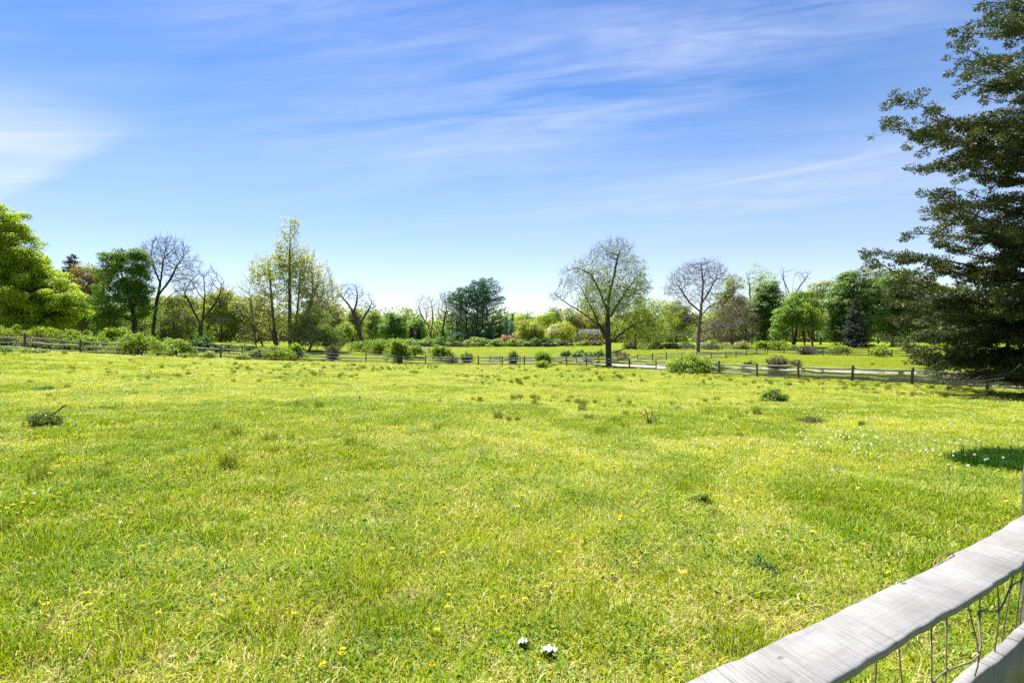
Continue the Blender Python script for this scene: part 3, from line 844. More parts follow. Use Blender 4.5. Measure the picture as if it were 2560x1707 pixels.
tree('olive_tree', 'olive brown tree between the big old tree and the bare sycamore', 145, [(1690,866),(1692,820),(1692,790)],
     [(1692,790,32,40),(1720,800,36,36),(1670,820,30,30)], leaf='olive', bark='brown', rt=.35, n_att=350, cover=.9, seed=19)
tree('olive_tree', 'tall olive tree close behind the right side of the sycamore', 142, [(1832,866),(1832,800),(1832,745)],
     [(1832,745,36,45),(1815,770,34,36),(1850,775,34,40),(1830,710,20,20)], leaf='olive', bark='brown', rt=.4, n_att=450, cover=.95, seed=20)
tree('twiggy_tree', 'wide grey brown thicket of bare twigs right of the sycamore', 122, [[(1830,868),(1828,835),(1825,800)],[(1860,868),(1865,830),(1868,800)],[(1790,868),(1785,840),(1780,815)]],
     [(1835,800,48,56),(1790,825,46,38),(1872,812,26,40),(1850,770,34,30),(1800,850,60,16),(1860,845,30,20)], leaf='brown', bark='brown', rt=.22, tip=.024, n_att=2000, step=.55, cover=.30, leaf_px=2.6, twigs=2, twig_len=2, seed=21)
# the right side
tree('feathery_tree', 'feathery pale tree with open top above the dark maple', 152, [[(1880,866),(1876,760),(1872,690)],[(1900,866),(1902,760),(1900,690)]],
     [(1895,695,34,32),(1870,705,18,30),(1920,705,22,26),(1900,740,40,26)], leaf='light', bark='grey', rt=.3, n_att=900, cover=.14, leaf_spread=6, seed=22)
tree('maple_tree', 'dark green maple right of the brown twig thicket', 128, [(1912,868),(1912,830),(1915,790)],
     [(1920,758,44,46),(1905,815,34,42),(1940,790,34,46),(1890,770,26,34),(1925,725,28,20)], leaf='deep', rt=.45, n_att=550, cover=1.7, leaf_px=3.3, clump=170, leaf_spread=8, seed=23)
tree('bare_tree', 'dead forked top rising bare above the light green trees', 150, [(1982,866),(1981,790),(1980,740),(1984,705)],
     [(1992,690,10,26),(2012,690,22,22),(1955,690,10,22),(1970,700,10,22)], limbs=[[(1980,745),(1965,715),(1952,680)],[(1981,745),(2000,715),(2022,685)],[(1968,740),(1960,700),(1958,670)]],
     leaf=None, bark='grey', rt=.35, tip=.032, n_att=160, step=.9, twigs=2, seed=24)
tree('light_tree', 'light green two trunked tree left of the big dark maples', 118, [[(1985,870),(1992,820),(1998,770)],[(2012,870),(2008,820),(2004,780)]],
     [(1992,770,40,42),(2020,790,30,40),(1965,800,30,36),(2005,745,28,24),(1950,830,26,26),(2040,800,20,30)], leaf='midgreen', rt=.3, n_att=600, cover=1.25, clump=170, leaf_spread=8, seed=25)
tree('light_tree', 'small light tree with a thin straight trunk beside the two trunked tree', 114, [(2031,872),(2031,820),(2032,790)],
     [(2035,795,22,28),(2025,770,18,20),(2045,820,16,18)], leaf='light', rt=.2, n_att=220, cover=.8, seed=26)
tree('round_tree', 'rounded yellowish tree peeking over the left of the big dark maples', 150, [(2052,866),(2052,780),(2052,730)],
     [(2052,725,28,28),(2045,750,28,26)], leaf='olive', rt=.3, n_att=260, cover=1.0, seed=27)
tree('maple_tree', 'big dark green maple with a rounded crown behind the dark spruce', 127, [(2135,870),(2133,820),(2132,770)],
     [(2140,725,56,44),(2098,760,42,48),(2150,790,66,56),(2082,825,36,34),(2175,745,44,42),(2125,700,30,22),(2110,830,40,30)], leaf='deep', rt=.5, n_att=800, cover=1.8, leaf_px=3.5, clump=300, leaf_spread=9, seed=28)
tree('maple_tree', 'big green maple between the dark spruce and the large cedar', 131, [(2232,870),(2230,820),(2228,770)],
     [(2232,728,58,48),(2215,800,60,56),(2270,780,60,56),(2290,740,46,44),(2240,700,34,24)], leaf='deep', rt=.5, n_att=800, cover=1.8, leaf_px=3.5, clump=300, leaf_spread=9, seed=29)
tree('far_tree', 'thin pale treetop showing above the big green maple', 175, [(2195,866),(2192,760),(2190,690)],
     [(2185,680,24,20),(2215,684,18,14)], leaf='willow', rt=.3, n_att=200, cover=.3, leaf_spread=5, seed=30)
tree('maple_tree', 'green maple mostly hidden behind the lower limbs of the cedar', 125, [(2385,872),(2385,820),(2385,790)],
     [(2380,800,62,54),(2340,780,40,40),(2430,790,50,50)], leaf='emerald', rt=.45, n_att=450, cover=1.6, seed=31)
tree('maple_tree', 'dark maple behind the cedar at the right edge', 120, [(2520,874),(2520,820),(2520,790)],
     [(2500,800,70,56),(2570,790,70,60)], leaf='deep', rt=.45, n_att=450, cover=1.6, seed=32)
conifer('spruce_tree', 'dark conical spruce standing before the big dark maples', 2138, 748, 112, 38, 'spruce', base_frac=.06, layers=34, leaf_px=3.2, dens=1.3, seed=9)

# the far wood that closes the view
def woods():
    rng = np.random.default_rng(5)
    C, S, P0, P1, r0, r1 = [], [], [], [], [], []
    for i in range(520):
        a = R(-95 + 190 * (i + rng.random()) / 520)
        d = 262 + rng.random() * 60
        x, y = math.sin(a) * d * 1.05, math.cos(a) * d * 1.05
        z = gz(x, y); h = 12.5 + 10 * rng.random() ** 1.3; r = 4.5 + 3.5 * rng.random()
        n = 620
        v = rng.normal(size=(n, 3)); v /= np.linalg.norm(v, axis=1, keepdims=True)
        q = np.array([x, y, z + h * .47]) + v * (rng.random((n, 1)) ** .4) * np.array([r, r, h * .53]); q[:150] = np.array([x, y, z + 1.6]) + rng.normal(size=(150, 3)) * np.array([5, 3, 1.3]); q[:, 2] = np.maximum(q[:, 2], z + .2); C.append(q)
        P0.append((x, y, z - .3)); P1.append((x, y, z + h * .6)); r0.append(.3); r1.append(.15)
    C = np.concatenate(C); V, Fq = leaf_geo(C, 1.25, rng)
    n0 = len(V); tv, tf = tubes(P0, P1, r0, r1, 5)
    me = mesh('woodland', np.concatenate([V, tv]), [Fq, tf + n0], [LEAF['olive'], BARK['grey'], LEAF['midgreen']],
              np.concatenate([np.where((np.arange(len(Fq)) // 620) % 3 < 2, 0, 2), np.ones(len(tf), int)]))
    tag(thing('woodland', me, (0, 0, 0), 'continuous far wood closing the horizon behind every field', 'woods'), kind='stuff')
woods()

# ------------------------------------------------------------------ bushes
A, L, T = 'arch', 'lump', 'twig'
for i, (px, yt, d, hw, kind, leaf, lab, *o) in enumerate([
    # along the near fence, from the left
    (58, 867, 34.5, 55, L, 'hedge', 'rounded low bush alone in the grass before the left end of the fence'),
    (5, 816, 55, 60, A, 'rose', 'tall rambling bush behind the fence below the bright maple'),
    (98, 822, 57, 62, A, 'rose', 'wide rambling bush behind the fence left of the dark spruce'),
    (170, 826, 58, 54, A, 'rose', 'mounded rambling bush behind the fence below the dark spruce'),
    (228, 840, 57, 42, A, 'rose', 'lower rambling bush behind the fence beyond the first clear post'),
    (288, 819, 60, 40, A, 'rose', 'pale topped rambling bush standing behind the green tree foot'),
    (80, 846, 45, 34, T, 'twigbush', 'brown twiggy shrub leaning on the leftmost fence rails'),
    (346, 838, 47.5, 62, A, 'rose', 'big arching bush growing over the left part of the fence'),
    (455, 850, 50.5, 32, A, 'rose', 'umbrella shaped bush on the fence right of the big arching bush'),
    (374, 888, 44.5, 14, L, 'rose', 'tiny bush in the grass below the big arching bush'),
    (462, 892, 47, 14, L, 'rose', 'tiny bush in the grass below the umbrella shaped bush'),
    (520, 872, 51, 18, L, 'rose', 'small bush against the fence left of a fence post'),
    (604, 884, 52, 15, L, 'rose', 'very small bush in front of the fence before the poplar'),
    (505, 832, 70, 46, L, 'darkbush', 'dark green ivy mound around the foot of the crooked bare tree'),
    (560, 850, 74, 26, L, 'darkbush', 'dark green bush right of the ivy mound'),
    (428, 846, 76, 34, L, 'hedge', 'low green bush between the two bare trees'),
    (625, 858, 75, 26, L, 'hedge', 'pale green bush behind the fence left of the poplar'),
    (690, 866, 58.3, 48, A, 'rose', 'arching bush spreading over the fence in front of the poplar'),
    (736, 860, 60, 24, A, 'rose', 'arched cane bush leaning on the fence below the poplar trunk'),
    (645, 874, 57.5, 22, A, 'hedge', 'loose bush on the fence left of the arching poplar bush'),
    (832, 858, 66, 20, T, 'willow', 'small feathery sapling behind the fence below the willow'),
    (905, 853, 92, 34, A, 'hedge', 'green bush at the foot of the bent dead tree'),
    (948, 848, 88, 46, A, 'hedge', 'broad green bush right of the bent dead tree'),
    (996, 852, 67.5, 32, A, 'rose', 'spreading bush on a stem behind a post in the fence middle'),
    (1036, 862, 84, 24, A, 'hedge', 'rounded bush right of the spreading bush'),
    (1104, 864, 79, 26, A, 'rose', 'light bush behind the second fence left of the cow field'),
    (1128, 884, 71, 22, T, 'rose', 'thin straggling bush just behind the near fence rails'),
    (1166, 878, 77, 18, T, 'darkbush', 'dark rounded bush between the two fences'),
    (1283, 874, 70.5, 16, T, 'darkbush', 'thin upright dark shrub behind the near fence'),
    (1357, 874, 66.5, 17, A, 'hedge', 'tall dark green shrub growing at the fence below the cows'),
    (1356, 897, 62, 18, L, 'rose', 'small bright sapling in the grass in front of the fence'),
    (1410, 873, 97, 17, L, 'darkbush', 'low dark bush on the cow field left of the big old tree'),
    (1450, 876, 95, 22, L, 'darkbush', 'dark bush in the middle of the cow field clump'),
    (1488, 873, 93, 26, L, 'darkbush', 'wide dark bush close left of the big old trunk'),
    (1540, 874, 92, 16, L, 'darkbush', 'dark bush close right of the big old trunk'),
    (1558, 876, 82, 18, T, 'twigbush', 'upright brown twiggy shrub right of the big old trunk'),
    (1470, 888, 80, 16, T, 'brown', 'low brown dead shrub left of the big old trunk behind the fence'),
    (1732, 875, 48.4, 64, L, 'rose', 'large bright yellow green bush covering the fence before the sycamore'),
    (1792, 905, 49, 22, T, 'budding', 'reddish straggling shrub at the right foot of the large bright bush'),
    (1932, 956, 21.5, 40, L, 'hedge', 'lone round bush in the open meadow before the pond', 1005),
    (1944, 886, 63.5, 30, T, 'twigbush', 'twiggy willow shrub on the far bank of the pond'),
    (1990, 897, 63.5, 20, T, 'twigbush', 'low twiggy shrub on the far bank right of the willow shrub'),
    (1870, 900, 66.5, 18, L, 'rose', 'small green bush on the far bank left of the willow shrub'),
    # along the far fence on the right
    (1852, 852, 114, 26, L, 'twigbush', 'greyish bush left of the far fence corner'),
    (1903, 856, 112, 22, A, 'rose', 'flat topped light bush at the far fence corner'),
    (1945, 853, 111, 28, A, 'rose', 'wide light bush behind the far fence right of its corner'),
    (1985, 859, 108, 15, L, 'hedge', 'small green bush behind the far fence below the light tree'),
    (2018, 862, 92.5, 28, T, 'brown', 'brown twiggy bush growing through the far fence'),
    (2060, 866, 94, 18, L, 'darkbush', 'dark low bush behind the far fence left of the spruce'),
    (2100, 864, 90, 30, A, 'rose', 'bright topped dark bush under the far fence rail by the spruce'),
    (2204, 865, 80.5, 24, A, 'rose', 'bright bush with arching canes near the end of the far fence'),
    # hedgerow round the cow field
    (975, 846, 150, 24, L, 'hedge', 'hedge bush below the vivid green tree'),
    (1015, 842, 152, 26, L, 'hedge', 'hedge bush below the slim dark conifer'),
    (1060, 842, 150, 32, L, 'hedge', 'hedge bush below the pale bare tree'),
    (1100, 842, 150, 22, L, 'darkbush', 'dark hedge bush at the ivy grown brown tree'),
    (1140, 848, 156, 24, L, 'hedge', 'low hedge bush left of the gap below the pines'),
    (1205, 841, 164, 36, L, 'hedge', 'big rounded hedge bush below the pines'),
    (1243, 846, 166, 22, L, 'hedge', 'hedge bush left of the pink blossom'),
    (1268, 829, 172, 21, L, 'pink', 'pink blossoming bush in the far hedge'),
    (1290, 847, 168, 26, L, 'hedge', 'hedge bush in front of the pink blossom'),
    (1330, 840, 168, 28, L, 'darkbush', 'dark hedge bush below the yellow green trees'),
    (1372, 842, 169, 22, L, 'darkbush', 'dark arching hedge bush right behind the pair of cows'),
    (1405, 848, 174, 18, T, 'brown', 'brown bare bush in the hedge between the cows'),
    (1456, 850, 172, 15, L, 'rose', 'bright low bush in front of the grey house'),
    (1468, 826, 196, 30, T, 'brown', 'tall twiggy bush veiling the grey house'),
    (1490, 850, 172, 20, T, 'twigbush', 'thin bush right of the bright one before the grey house'),
    (1575, 850, 126, 22, T, 'twigbush', 'twiggy bush at the field edge below the weeping tree'),
    (1642, 846, 116, 16, L, 'darkbush', 'dark green round bush at the field edge left of the sycamore'),
    (1680, 850, 117, 24, L, 'twigbush', 'dull bush at the field edge left of the sycamore trunk'),
    (1718, 852, 116, 20, L, 'hedge', 'green bush just left of the sycamore trunk'),
    (1775, 851, 113, 24, L, 'hedge', 'green bush just right of the sycamore trunk')]):
    bush('bush', lab, px, yt, d, hw * (1.35 if d > 145 and leaf != 'pink' else 1), kind, leaf, 3.6, seed=100 + i, base_y=(o[0] if o else None))

# weeds that stand out of the meadow
bush('weed_shrub', 'small straggling shrub low in the grass near the left edge', 112, 1030, 10, 46, T, 'hedge', 5, base_y=1068, seed=301, dens=.5)
bush('weed_shrub', 'dark tuft of weeds in the grass above the straggling shrub', 108, 966, 13, 22, L, 'darkbush', 4, base_y=976, seed=302, minh=.08)
bush('weed_shrub', 'small leafy weed clump in the meadow right of the open middle', 1745, 1225, 6, 34, L, 'hedge', 4, base_y=1258, seed=303, minh=.1, dens=.6)
bush('weed_shrub', 'dark leafy weed low in the right meadow nearer the plank fence', 1905, 1390, 4, 44, L, 'hedge', 5, base_y=1430, seed=304, minh=.08, dens=.5)
bush('weed_shrub', 'yellowish seedling shrub among the white seed heads', 2025, 1040, 13, 40, T, 'rose', 3, base_y=1058, seed=305, minh=.12, dens=.6)
# ------------------------------------------------------------------ red-tipped weed and leaning branch
def red_weed():
    rng = np.random.default_rng(11)
    g = ground_px(1624, 1062); s = g[1] / F
    e = empty('red_weed', g, 'single weed stem with rusty red leaf tips standing in the meadow', 'weed')
    P0, P1, r0, r1, C, CR = [], [], [], [], [], []
    for tipx, tipy, red in ((-12, 40, 1), (-20, 30, 1), (8, 36, 0), (18, 24, 0), (-6, 22, 0), (26, 16, 0)):
        pts = [np.array([tipx * t ** 1.3, rng.normal() * 2, tipy * t]) * s for t in np.linspace(0, 1, 6)]
        for a, b in zip(pts[:-1], pts[1:]):
            P0.append(a); P1.append(b); r0.append(.010); r1.append(.007)
        n = 26
        t = rng.random(n)
        q = np.array([[np.interp(x, np.linspace(0, 1, 6), [p[c] for p in pts]) for c in range(3)] for x in t]) + rng.normal(size=(n, 3)) * 1.5 * s
        if red: CR.append(q[t > .5]); C.append(q[t <= .5])
        else: C.append(q)
    child('stem', wood_mesh('stem', P0, P1, r0, r1, TWIG['brown'], 1), e)
    for nm, c, m in (('leaves', C, 'darkbush'), ('red_leaves', CR, 'redleaf')):
        V, Fq = leaf_geo(np.concatenate(c), 4.2 * s, rng); child(nm, mesh(nm, V, [Fq], LEAF[m]), e)
red_weed()
def leaning_branch():
    rng = np.random.default_rng(12)
    g = ground_px(100, 1064); s = g[1] / F
    e = empty('branch', g, 'dark leafy branch leaning up from the straggling shrub by the left edge', 'branch')
    pts = [np.array(p) * s for p in ((-6, 0, 0), (14, 1, 16), (36, 2, 32), (62, 3, 52))]
    P0, P1 = pts[:-1], pts[1:]
    t = rng.random(220) ** .8
    q = np.array([[np.interp(x, [0, .33, .66, 1], [p[c] for p in pts]) for c in range(3)] for x in t]) + rng.normal(size=(220, 3)) * np.array([4, 4, 2.4]) * s * (1.2 - t)[:, None]
    child('stem', wood_mesh('stem', P0, P1, [.02, .016, .012], [.016, .012, .006], TWIG['dark'], 1), e)
    V, Fq = leaf_geo(q, 4 * s, rng); child('leaves', mesh('leaves', V, [Fq], LEAF['darkbush']), e)
leaning_branch()

# ------------------------------------------------------------------ the large cedar on the right
def cedar():
    rng = np.random.default_rng(21)
    d0, pxt = 27.0, 2665
    X = (pxt - HX) / F * d0; zg = gz(X, d0)
    root = np.array([X, d0, zg])
    e = empty('cedar_tree', root, 'large dark cedar with drooping ragged limbs reaching in from the right edge', 'tree')
    H = 25.0
    P0, P1, r0, r1 = [], [], [], []
    zs = np.linspace(-.2, H, 22)
    tr = lambda z: .5 * (1 - z / H) ** .8 + .03
    for a, b in zip(zs[:-1], zs[1:]):
        P0.append((0, 0, a)); P1.append((0, 0, b)); r0.append(tr(a) * (1.35 if a < .5 else 1)); r1.append(tr(b))
    child('trunk', wood_mesh('trunk', P0, P1, r0, r1, BARK['cedar']), e)
    limbs = []
    tips = [(2427,16),(2357,77),(2395,112),(2371,153),(2385,190),(2210,297),(2239,240),(2290,322),(2357,306),(2380,345),(2344,360),(2266,418),(2326,472),(2312,491),(2340,505),(2309,520),(2315,541),
            (2248,577),(2148,643),(2165,625),(2230,640),(2197,746),(2225,715),(2203,841),(2240,800),(2251,867),(2274,902),(2300,880),(2366,915),(2420,930),(2475,940),(2290,690),(2300,780),(2350,830),(2335,600),(2430,60),(2450,230),(2440,290),(2420,420),(2400,480),(2440,560),(2510,945),(2330,890)]
    for px, py in tips:
        d = d0 + rng.normal() * 1.6
        p = px2(px, py, d) - root
        limbs.append((p, True))
    def rad_at(z):
        t = z / H
        return 9.6 * (1 - t) ** .62 * min(1, .72 + t * 2.2)
    for i in range(225):
        z = H * (.05 + .93 * rng.random() ** .95) if i > 55 else .9 + 5.5 * rng.random()
        a = rng.random() * 6.283
        rr = rad_at(z) * ((.55 + .45 * rng.random()) if z < 7 else (.34 + .62 * rng.random() ** 1.3))
        if math.cos(a) < -.25: rr *= .72 if z > 8 else .8
        limbs.append((np.array([math.cos(a) * rr, math.sin(a) * rr, z + rng.normal() * .5]), False))
    P0, P1, r0, r1 = [], [], [], []
    CC, CR, CD = [], [], []          # foliage clumps: centre, radius, direction of the bough
    for tip, key in limbs:
        L = math.hypot(tip[0], tip[1])
        z0 = max(.8, tip[2] - L * (.06 + .22 * rng.random()) if tip[2] > 5 else tip[2] + L * (.02 + .12 * rng.random()))
        m = max(5, int(L / .6)); fw = np.array([tip[0], tip[1], 0]) / L; side = np.array([-tip[1], tip[0], 0]) / L
        w1, w2, w3 = rng.normal(size=3) * .8
        pts = []
        for j in range(m + 1):
            t = j / m
            z = z0 + (tip[2] - z0) * t - math.sin(t * math.pi) * L * .03 + .18 * w3 * math.sin(t * 7)
            pts.append(np.array([tip[0] * t, tip[1] * t, z]) + side * (w1 * math.sin(t * 3.1) + .6 * w2 * math.sin(t * 6.2)) * .5)
        for j in range(m):
            t = j / m
            P0.append(pts[j]); P1.append(pts[j + 1]); r0.append(.08 * (1 - t) * (L / 8) + .014); r1.append(.08 * (1 - (j + 1) / m) * (L / 8) + .012)
        for j in range(1, m + 1):
            t = j / m
            if t < .22: continue
            if rng.random() < (.86 if z0 < 7 or key else .62):
                CC.append(pts[j] + side * rng.normal() * .22 + np.array([0, 0, .04])); CR.append((.24 + .26 * rng.random()) * (1.2 - .5 * t)); CD.append(fw)
            if t < .95 and rng.random() < .8:
                sg = rng.choice([-1, 1]); an = sg * (.55 + .5 * rng.random())
                dv = fw * math.cos(an) + side * math.sin(an) + np.array([0, 0, rng.normal() * .16 - .03])
                bl = (.5 + .24 * L * (1 - t)) * (.6 + .7 * rng.random())
                q = pts[j]; k = max(2, int(bl / .36))
                for i in range(1, k + 1):
                    n_ = pts[j] + dv * bl * i / k + np.array([0, 0, -.10 * (i / k) ** 2 * bl + .03 * rng.normal()])
                    P0.append(q); P1.append(n_); r0.append(.022 * (1.1 - i / k) + .006); r1.append(.022 * (1 - i / k) + .006); q = n_
                    if rng.random() < (.9 if z0 < 7 or key else .72):
                        CC.append(n_ + rng.normal(size=3) * .06); CR.append((.18 + .22 * rng.random()) * (1.15 - .35 * i / k)); CD.append(dv)
    CC, CR, CD = np.array(CC), np.array(CR), np.array(CD)
    per = np.maximum(24, (CR / .25) ** 2 * 88).astype(int)
    ix = np.repeat(np.arange(len(CC)), per); n = len(ix)
    v = rng.normal(size=(n, 3)); v /= np.linalg.norm(v, axis=1, keepdims=True)
    Z = CC[ix] + v * (rng.random((n, 1)) ** .45) * CR[ix][:, None] * np.array([1.15, 1.15, .62])
    dv = v * .8 + CD[ix] * .75 + rng.normal(size=(n, 3)) * .35 + np.array([0, 0, -.12]); dv /= np.linalg.norm(dv, axis=1, keepdims=True)
    ln = (.085 + .10 * rng.random(n))[:, None]
    nr = v * .8 + np.array([0, 0, .5]) + rng.normal(size=(n, 3)) * .4
    w = np.cross(dv, nr); w /= np.linalg.norm(w, axis=1, keepdims=True) + 1e-9; w = w * ln * .20
    V = np.stack([Z, Z + dv * ln * .55 + w, Z + dv * ln, Z + dv * ln * .5 - w], 1).reshape(-1, 3)
    i = np.arange(n)[:, None] * 4
    Fq = np.concatenate([i + [[0, 1, 2]], i + [[0, 2, 3]]])
    print('cedar sprigs', n)
    co = child('crown', mesh('crown', V, [Fq], LEAF['cedar']), e)
    child('branches', wood_mesh('branches', P0, P1, r0, r1, TWIG['cedar']), co)
    # thin dead twigs hanging at the bottom
    P0, P1, r0, r1 = [], [], [], []
    for i in range(90):
        b = px2(2350 + 230 * rng.random(), 905 + 50 * rng.random(), d0 + rng.normal() * 1.5) - root
        for _ in range(3):
            q = b + np.array([rng.normal() * .5 - .2, rng.normal() * .4, -.05 - .28 * rng.random()])
            q[2] = max(q[2], .15)
            P0.append(b); P1.append(q); r0.append(.012); r1.append(.007); b = q
    child('dead_twigs', wood_mesh('dead_twigs', P0, P1, r0, r1, TWIG['cedar']), co)
cedar()

# ------------------------------------------------------------------ rail fences
def rail_mesh(a, b, rng, rad=.055, sag=.05):
    m = 6
    t = np.linspace(0, 1, m + 1)[:, None]
    pts = a + (b - a) * t
    pts[:, 2] -= sag * (4 * t * (1 - t))[:, 0] * rng.random()
    pts[1:-1] += rng.normal(size=(m - 1, 3)) * .018
    dv = (b - a) / np.linalg.norm(b - a)
    side = np.cross(dv, [0, 0, 1]); side /= np.linalg.norm(side)
    up = np.cross(side, dv)
    k = 6; th = np.arange(k) / k * 6.283 + rng.random()
    prof = (1 + .35 * rng.normal(size=k) * .5)[:, None]
    rings = []
    for j in range(m + 1):
        r = rad * (.62 if j in (0, m) else 1) * (1 + .12 * rng.normal())
        rings.append(pts[j] + (side[None] * np.cos(th)[:, None] * .72 + up[None] * np.sin(th)[:, None] * 1.1) * prof * r)
    V = np.concatenate(rings); Fq = []
    for j in range(m):
        for i in range(k):
            Fq.append((j * k + i, j * k + (i + 1) % k, (j + 1) * k + (i + 1) % k, (j + 1) * k + i))
    return mesh('rail', V, [np.array(Fq), np.array([list(range(k))[::-1]]), np.array([[m * k + i for i in range(k)]])], None)

def post_mesh(h, rng, r=.085):
    k = 8; th = np.arange(k) / k * 6.283 + .39
    prof = 1 + .10 * rng.normal(size=k)
    rings = []
    for z, s in ((-.3, 1.05), (.1, 1.02), (h * .5, 1), (h * .93, .97), (h, .80)):
        rings.append(np.stack([np.cos(th) * prof * r * s, np.sin(th) * prof * r * s * .85, np.full(k, z + (rng.random() - .5) * .03 * (z == h))], 1))
    V = np.concatenate(rings); n = len(rings)
    Fq = [(j * k + i, j * k + (i + 1) % k, (j + 1) * k + (i + 1) % k, (j + 1) * k + i) for j in range(n - 1) for i in range(k)]
    return mesh('post', V, [np.array(Fq), np.array([[(n - 1) * k + i for i in range(k)]])], None)

def fence(label, pts, hpost, rails, wood, postwood, rad=.062, seed=1, skip=()):
    rng = np.random.default_rng(seed)
    P = []
    for a, d, b in pts:
        x, y = (a - HX) / F * d, d
        P.append(np.array([x, y, gz(x, y)]))
    e = empty('rail_fence', P[0], label, 'fence')
    for p in P:
        h = hpost * (1 + .05 * rng.normal())
        me = post_mesh(h, rng); me.materials.append(postwood)
        o = child('post', me, e); o.location = p - P[0]; o.rotation_euler = (rng.normal() * .025, rng.normal() * .025, rng.random() * 3)
    for i in range(len(P) - 1):
        if i in skip: continue
        for h in rails:
            a = P[i] + np.array([0, 0, h + rng.normal() * .035]); b = P[i + 1] + np.array([0, 0, h + rng.normal() * .035])
            me = rail_mesh(a - P[0], b - P[0], rng, rad); me.materials.append(wood)
            child('rail', me, e)
    return e
fence('long weathered three rail fence crossing the whole meadow in front of the pond', F1, 1.22, (.24, .62, 1.0), WOOD, WOODPOST, seed=1)
fence('second grey rail fence running behind the long fence and past the big old tree', F2, 1.12, (.3, .62, .95), WOOD, WOODPOST, seed=2, skip=(3, 4))
fence('far rail fence under the light bushes on the right beyond the lawn', F3, 1.2, (.35, .72, 1.05), WOODDARK, WOODDARK, seed=3)
fence('dark rail fence along the hedgerow left of the pines', [(a, d, 0) for a, d in ((845,124),(878,126),(912,128),(948,130),(985,134),(1022,138),(1060,142),(1092,145),(1130,147),(1168,148),(1196,149))],
      1.2, (.4, .8, 1.1), WOODDARK, WOODDARK, seed=4)
fence('dark rail fence half hidden in the thicket on the left behind the long fence', [(a, d, 0) for a, d in ((540,69),(572,69.5),(606,70),(642,70.5))], 1.1, (.35, .75, 1.0), WOODDARK, WOODDARK, seed=5)
fence('pale rail fence at the far field edge behind the sycamore', [(a, d, 0) for a, d in ((1700,110),(1735,110),(1770,110.5),(1805,111),(1835,111.5))], 1.1, (.4, .75, 1.0), WOOD, WOODPOST, seed=6)

# ------------------------------------------------------------------ cows
HIDE = plain_mat('black_hide', (.012, .011, .010), .55, .35, .3, 8)
def cow_mesh():
    """grazing cow, nose down, built along +X; a skinned skeleton"""
    me = D.meshes.new('cow')
    vs, es, rs = [], [], []
    def v(x, y, z, a, b=None):
        vs.append((x, y, z)); rs.append((a, b or a)); return len(vs) - 1
    def chain(st, lst):
        p = st
        for q in lst:
            k = v(*q); es.append((p, k)); p = k
        return p
    pel = v(-.62, 0, .96, .31, .37)
    mid = chain(pel, [(-.25, 0, .92, .38, .40), (.12, 0, .90, .39, .42), (.48, 0, .97, .32, .40)])
    neck = chain(mid, [(.76, 0, .93, .20, .27), (.96, 0, .72, .15, .20)])
    head = chain(neck, [(1.08, 0, .50, .14, .17), (1.15, 0, .30, .11, .12), (1.19, 0, .15, .09, .09)])
    tail = chain(pel, [(-.90, 0, 1.10, .06), (-1.0, 0, .85, .03), (-1.0, 0, .5, .025), (-.99, 0, .38, .045)])
    for s in (-1, 1):
        chain(pel, [(-.70, .17 * s, .72, .15, .17), (-.64, .19 * s, .56, .085), (-.80, .19 * s, .36, .062), (-.74, .19 * s, .12, .05), (-.72, .19 * s, .02, .06)])
        chain(mid, [(.46, .18 * s, .66, .11, .13), (.46, .18 * s, .40, .065), (.45, .18 * s, .14, .05), (.47, .18 * s, .02, .06)])
        chain(7, [(1.04, .17 * s, .54, .035, .05)]) if False else None
    me.from_pydata(vs, es, [])
    return me, rs, pel
def cows():
    me, rs, pel = cow_mesh()
    first = None
    spots = [(1361.5, 869, 158, 1, 'black cow grazing nose to nose, the left one of the close pair'), (1379.5, 869, 158, -1, 'black cow grazing, the right one of the close pair'),
             (1426, 868, 156, -1, 'single black cow grazing apart, right of the pair')]
    for px, py, d, way, lab in spots:
        x = (px - HX) / F * d; z = gz(x, d)
        rz = (0.25 if way > 0 else math.pi - .25)
        if first is None:
            o = D.objects.new('cow', me); COL.objects.link(o)
            m = o.modifiers.new('skin', 'SKIN'); m.use_smooth_shade = True
            sk = me.skin_vertices[0].data if me.skin_vertices else None
            if sk is None:
                bpy.context.view_layer.objects.active = o
                bpy.ops.mesh.customdata_skin_add(); sk = me.skin_vertices[0].data
            for i, (a, b) in enumerate(rs): sk[i].radius = (a, b); sk[i].use_root = (i == pel)
            o.modifiers.new('sub', 'SUBSURF').levels = 2
            o.modifiers['sub'].render_levels = 2
            me.materials.append(HIDE)
            first = o
        else:
            o = first.copy(); COL.objects.link(o)
        o.location = (x, d, z); o.rotation_euler = (0, 0, rz); o.scale = (1, 1, 1)
        tag(o, lab, 'cow', 'black cows grazing on the far field')
    # ears as children
    V, Fq = leaf_geo(np.array([[1.02, .2, .52], [1.02, -.2, .52]]), .2, RNG)
    em = mesh('ears', V, [Fq], HIDE)
    for o in [q for q in COL.objects if q.name.startswith('cow') and q.get('category') == 'cow']:
        child('ears', em, o)
cows()

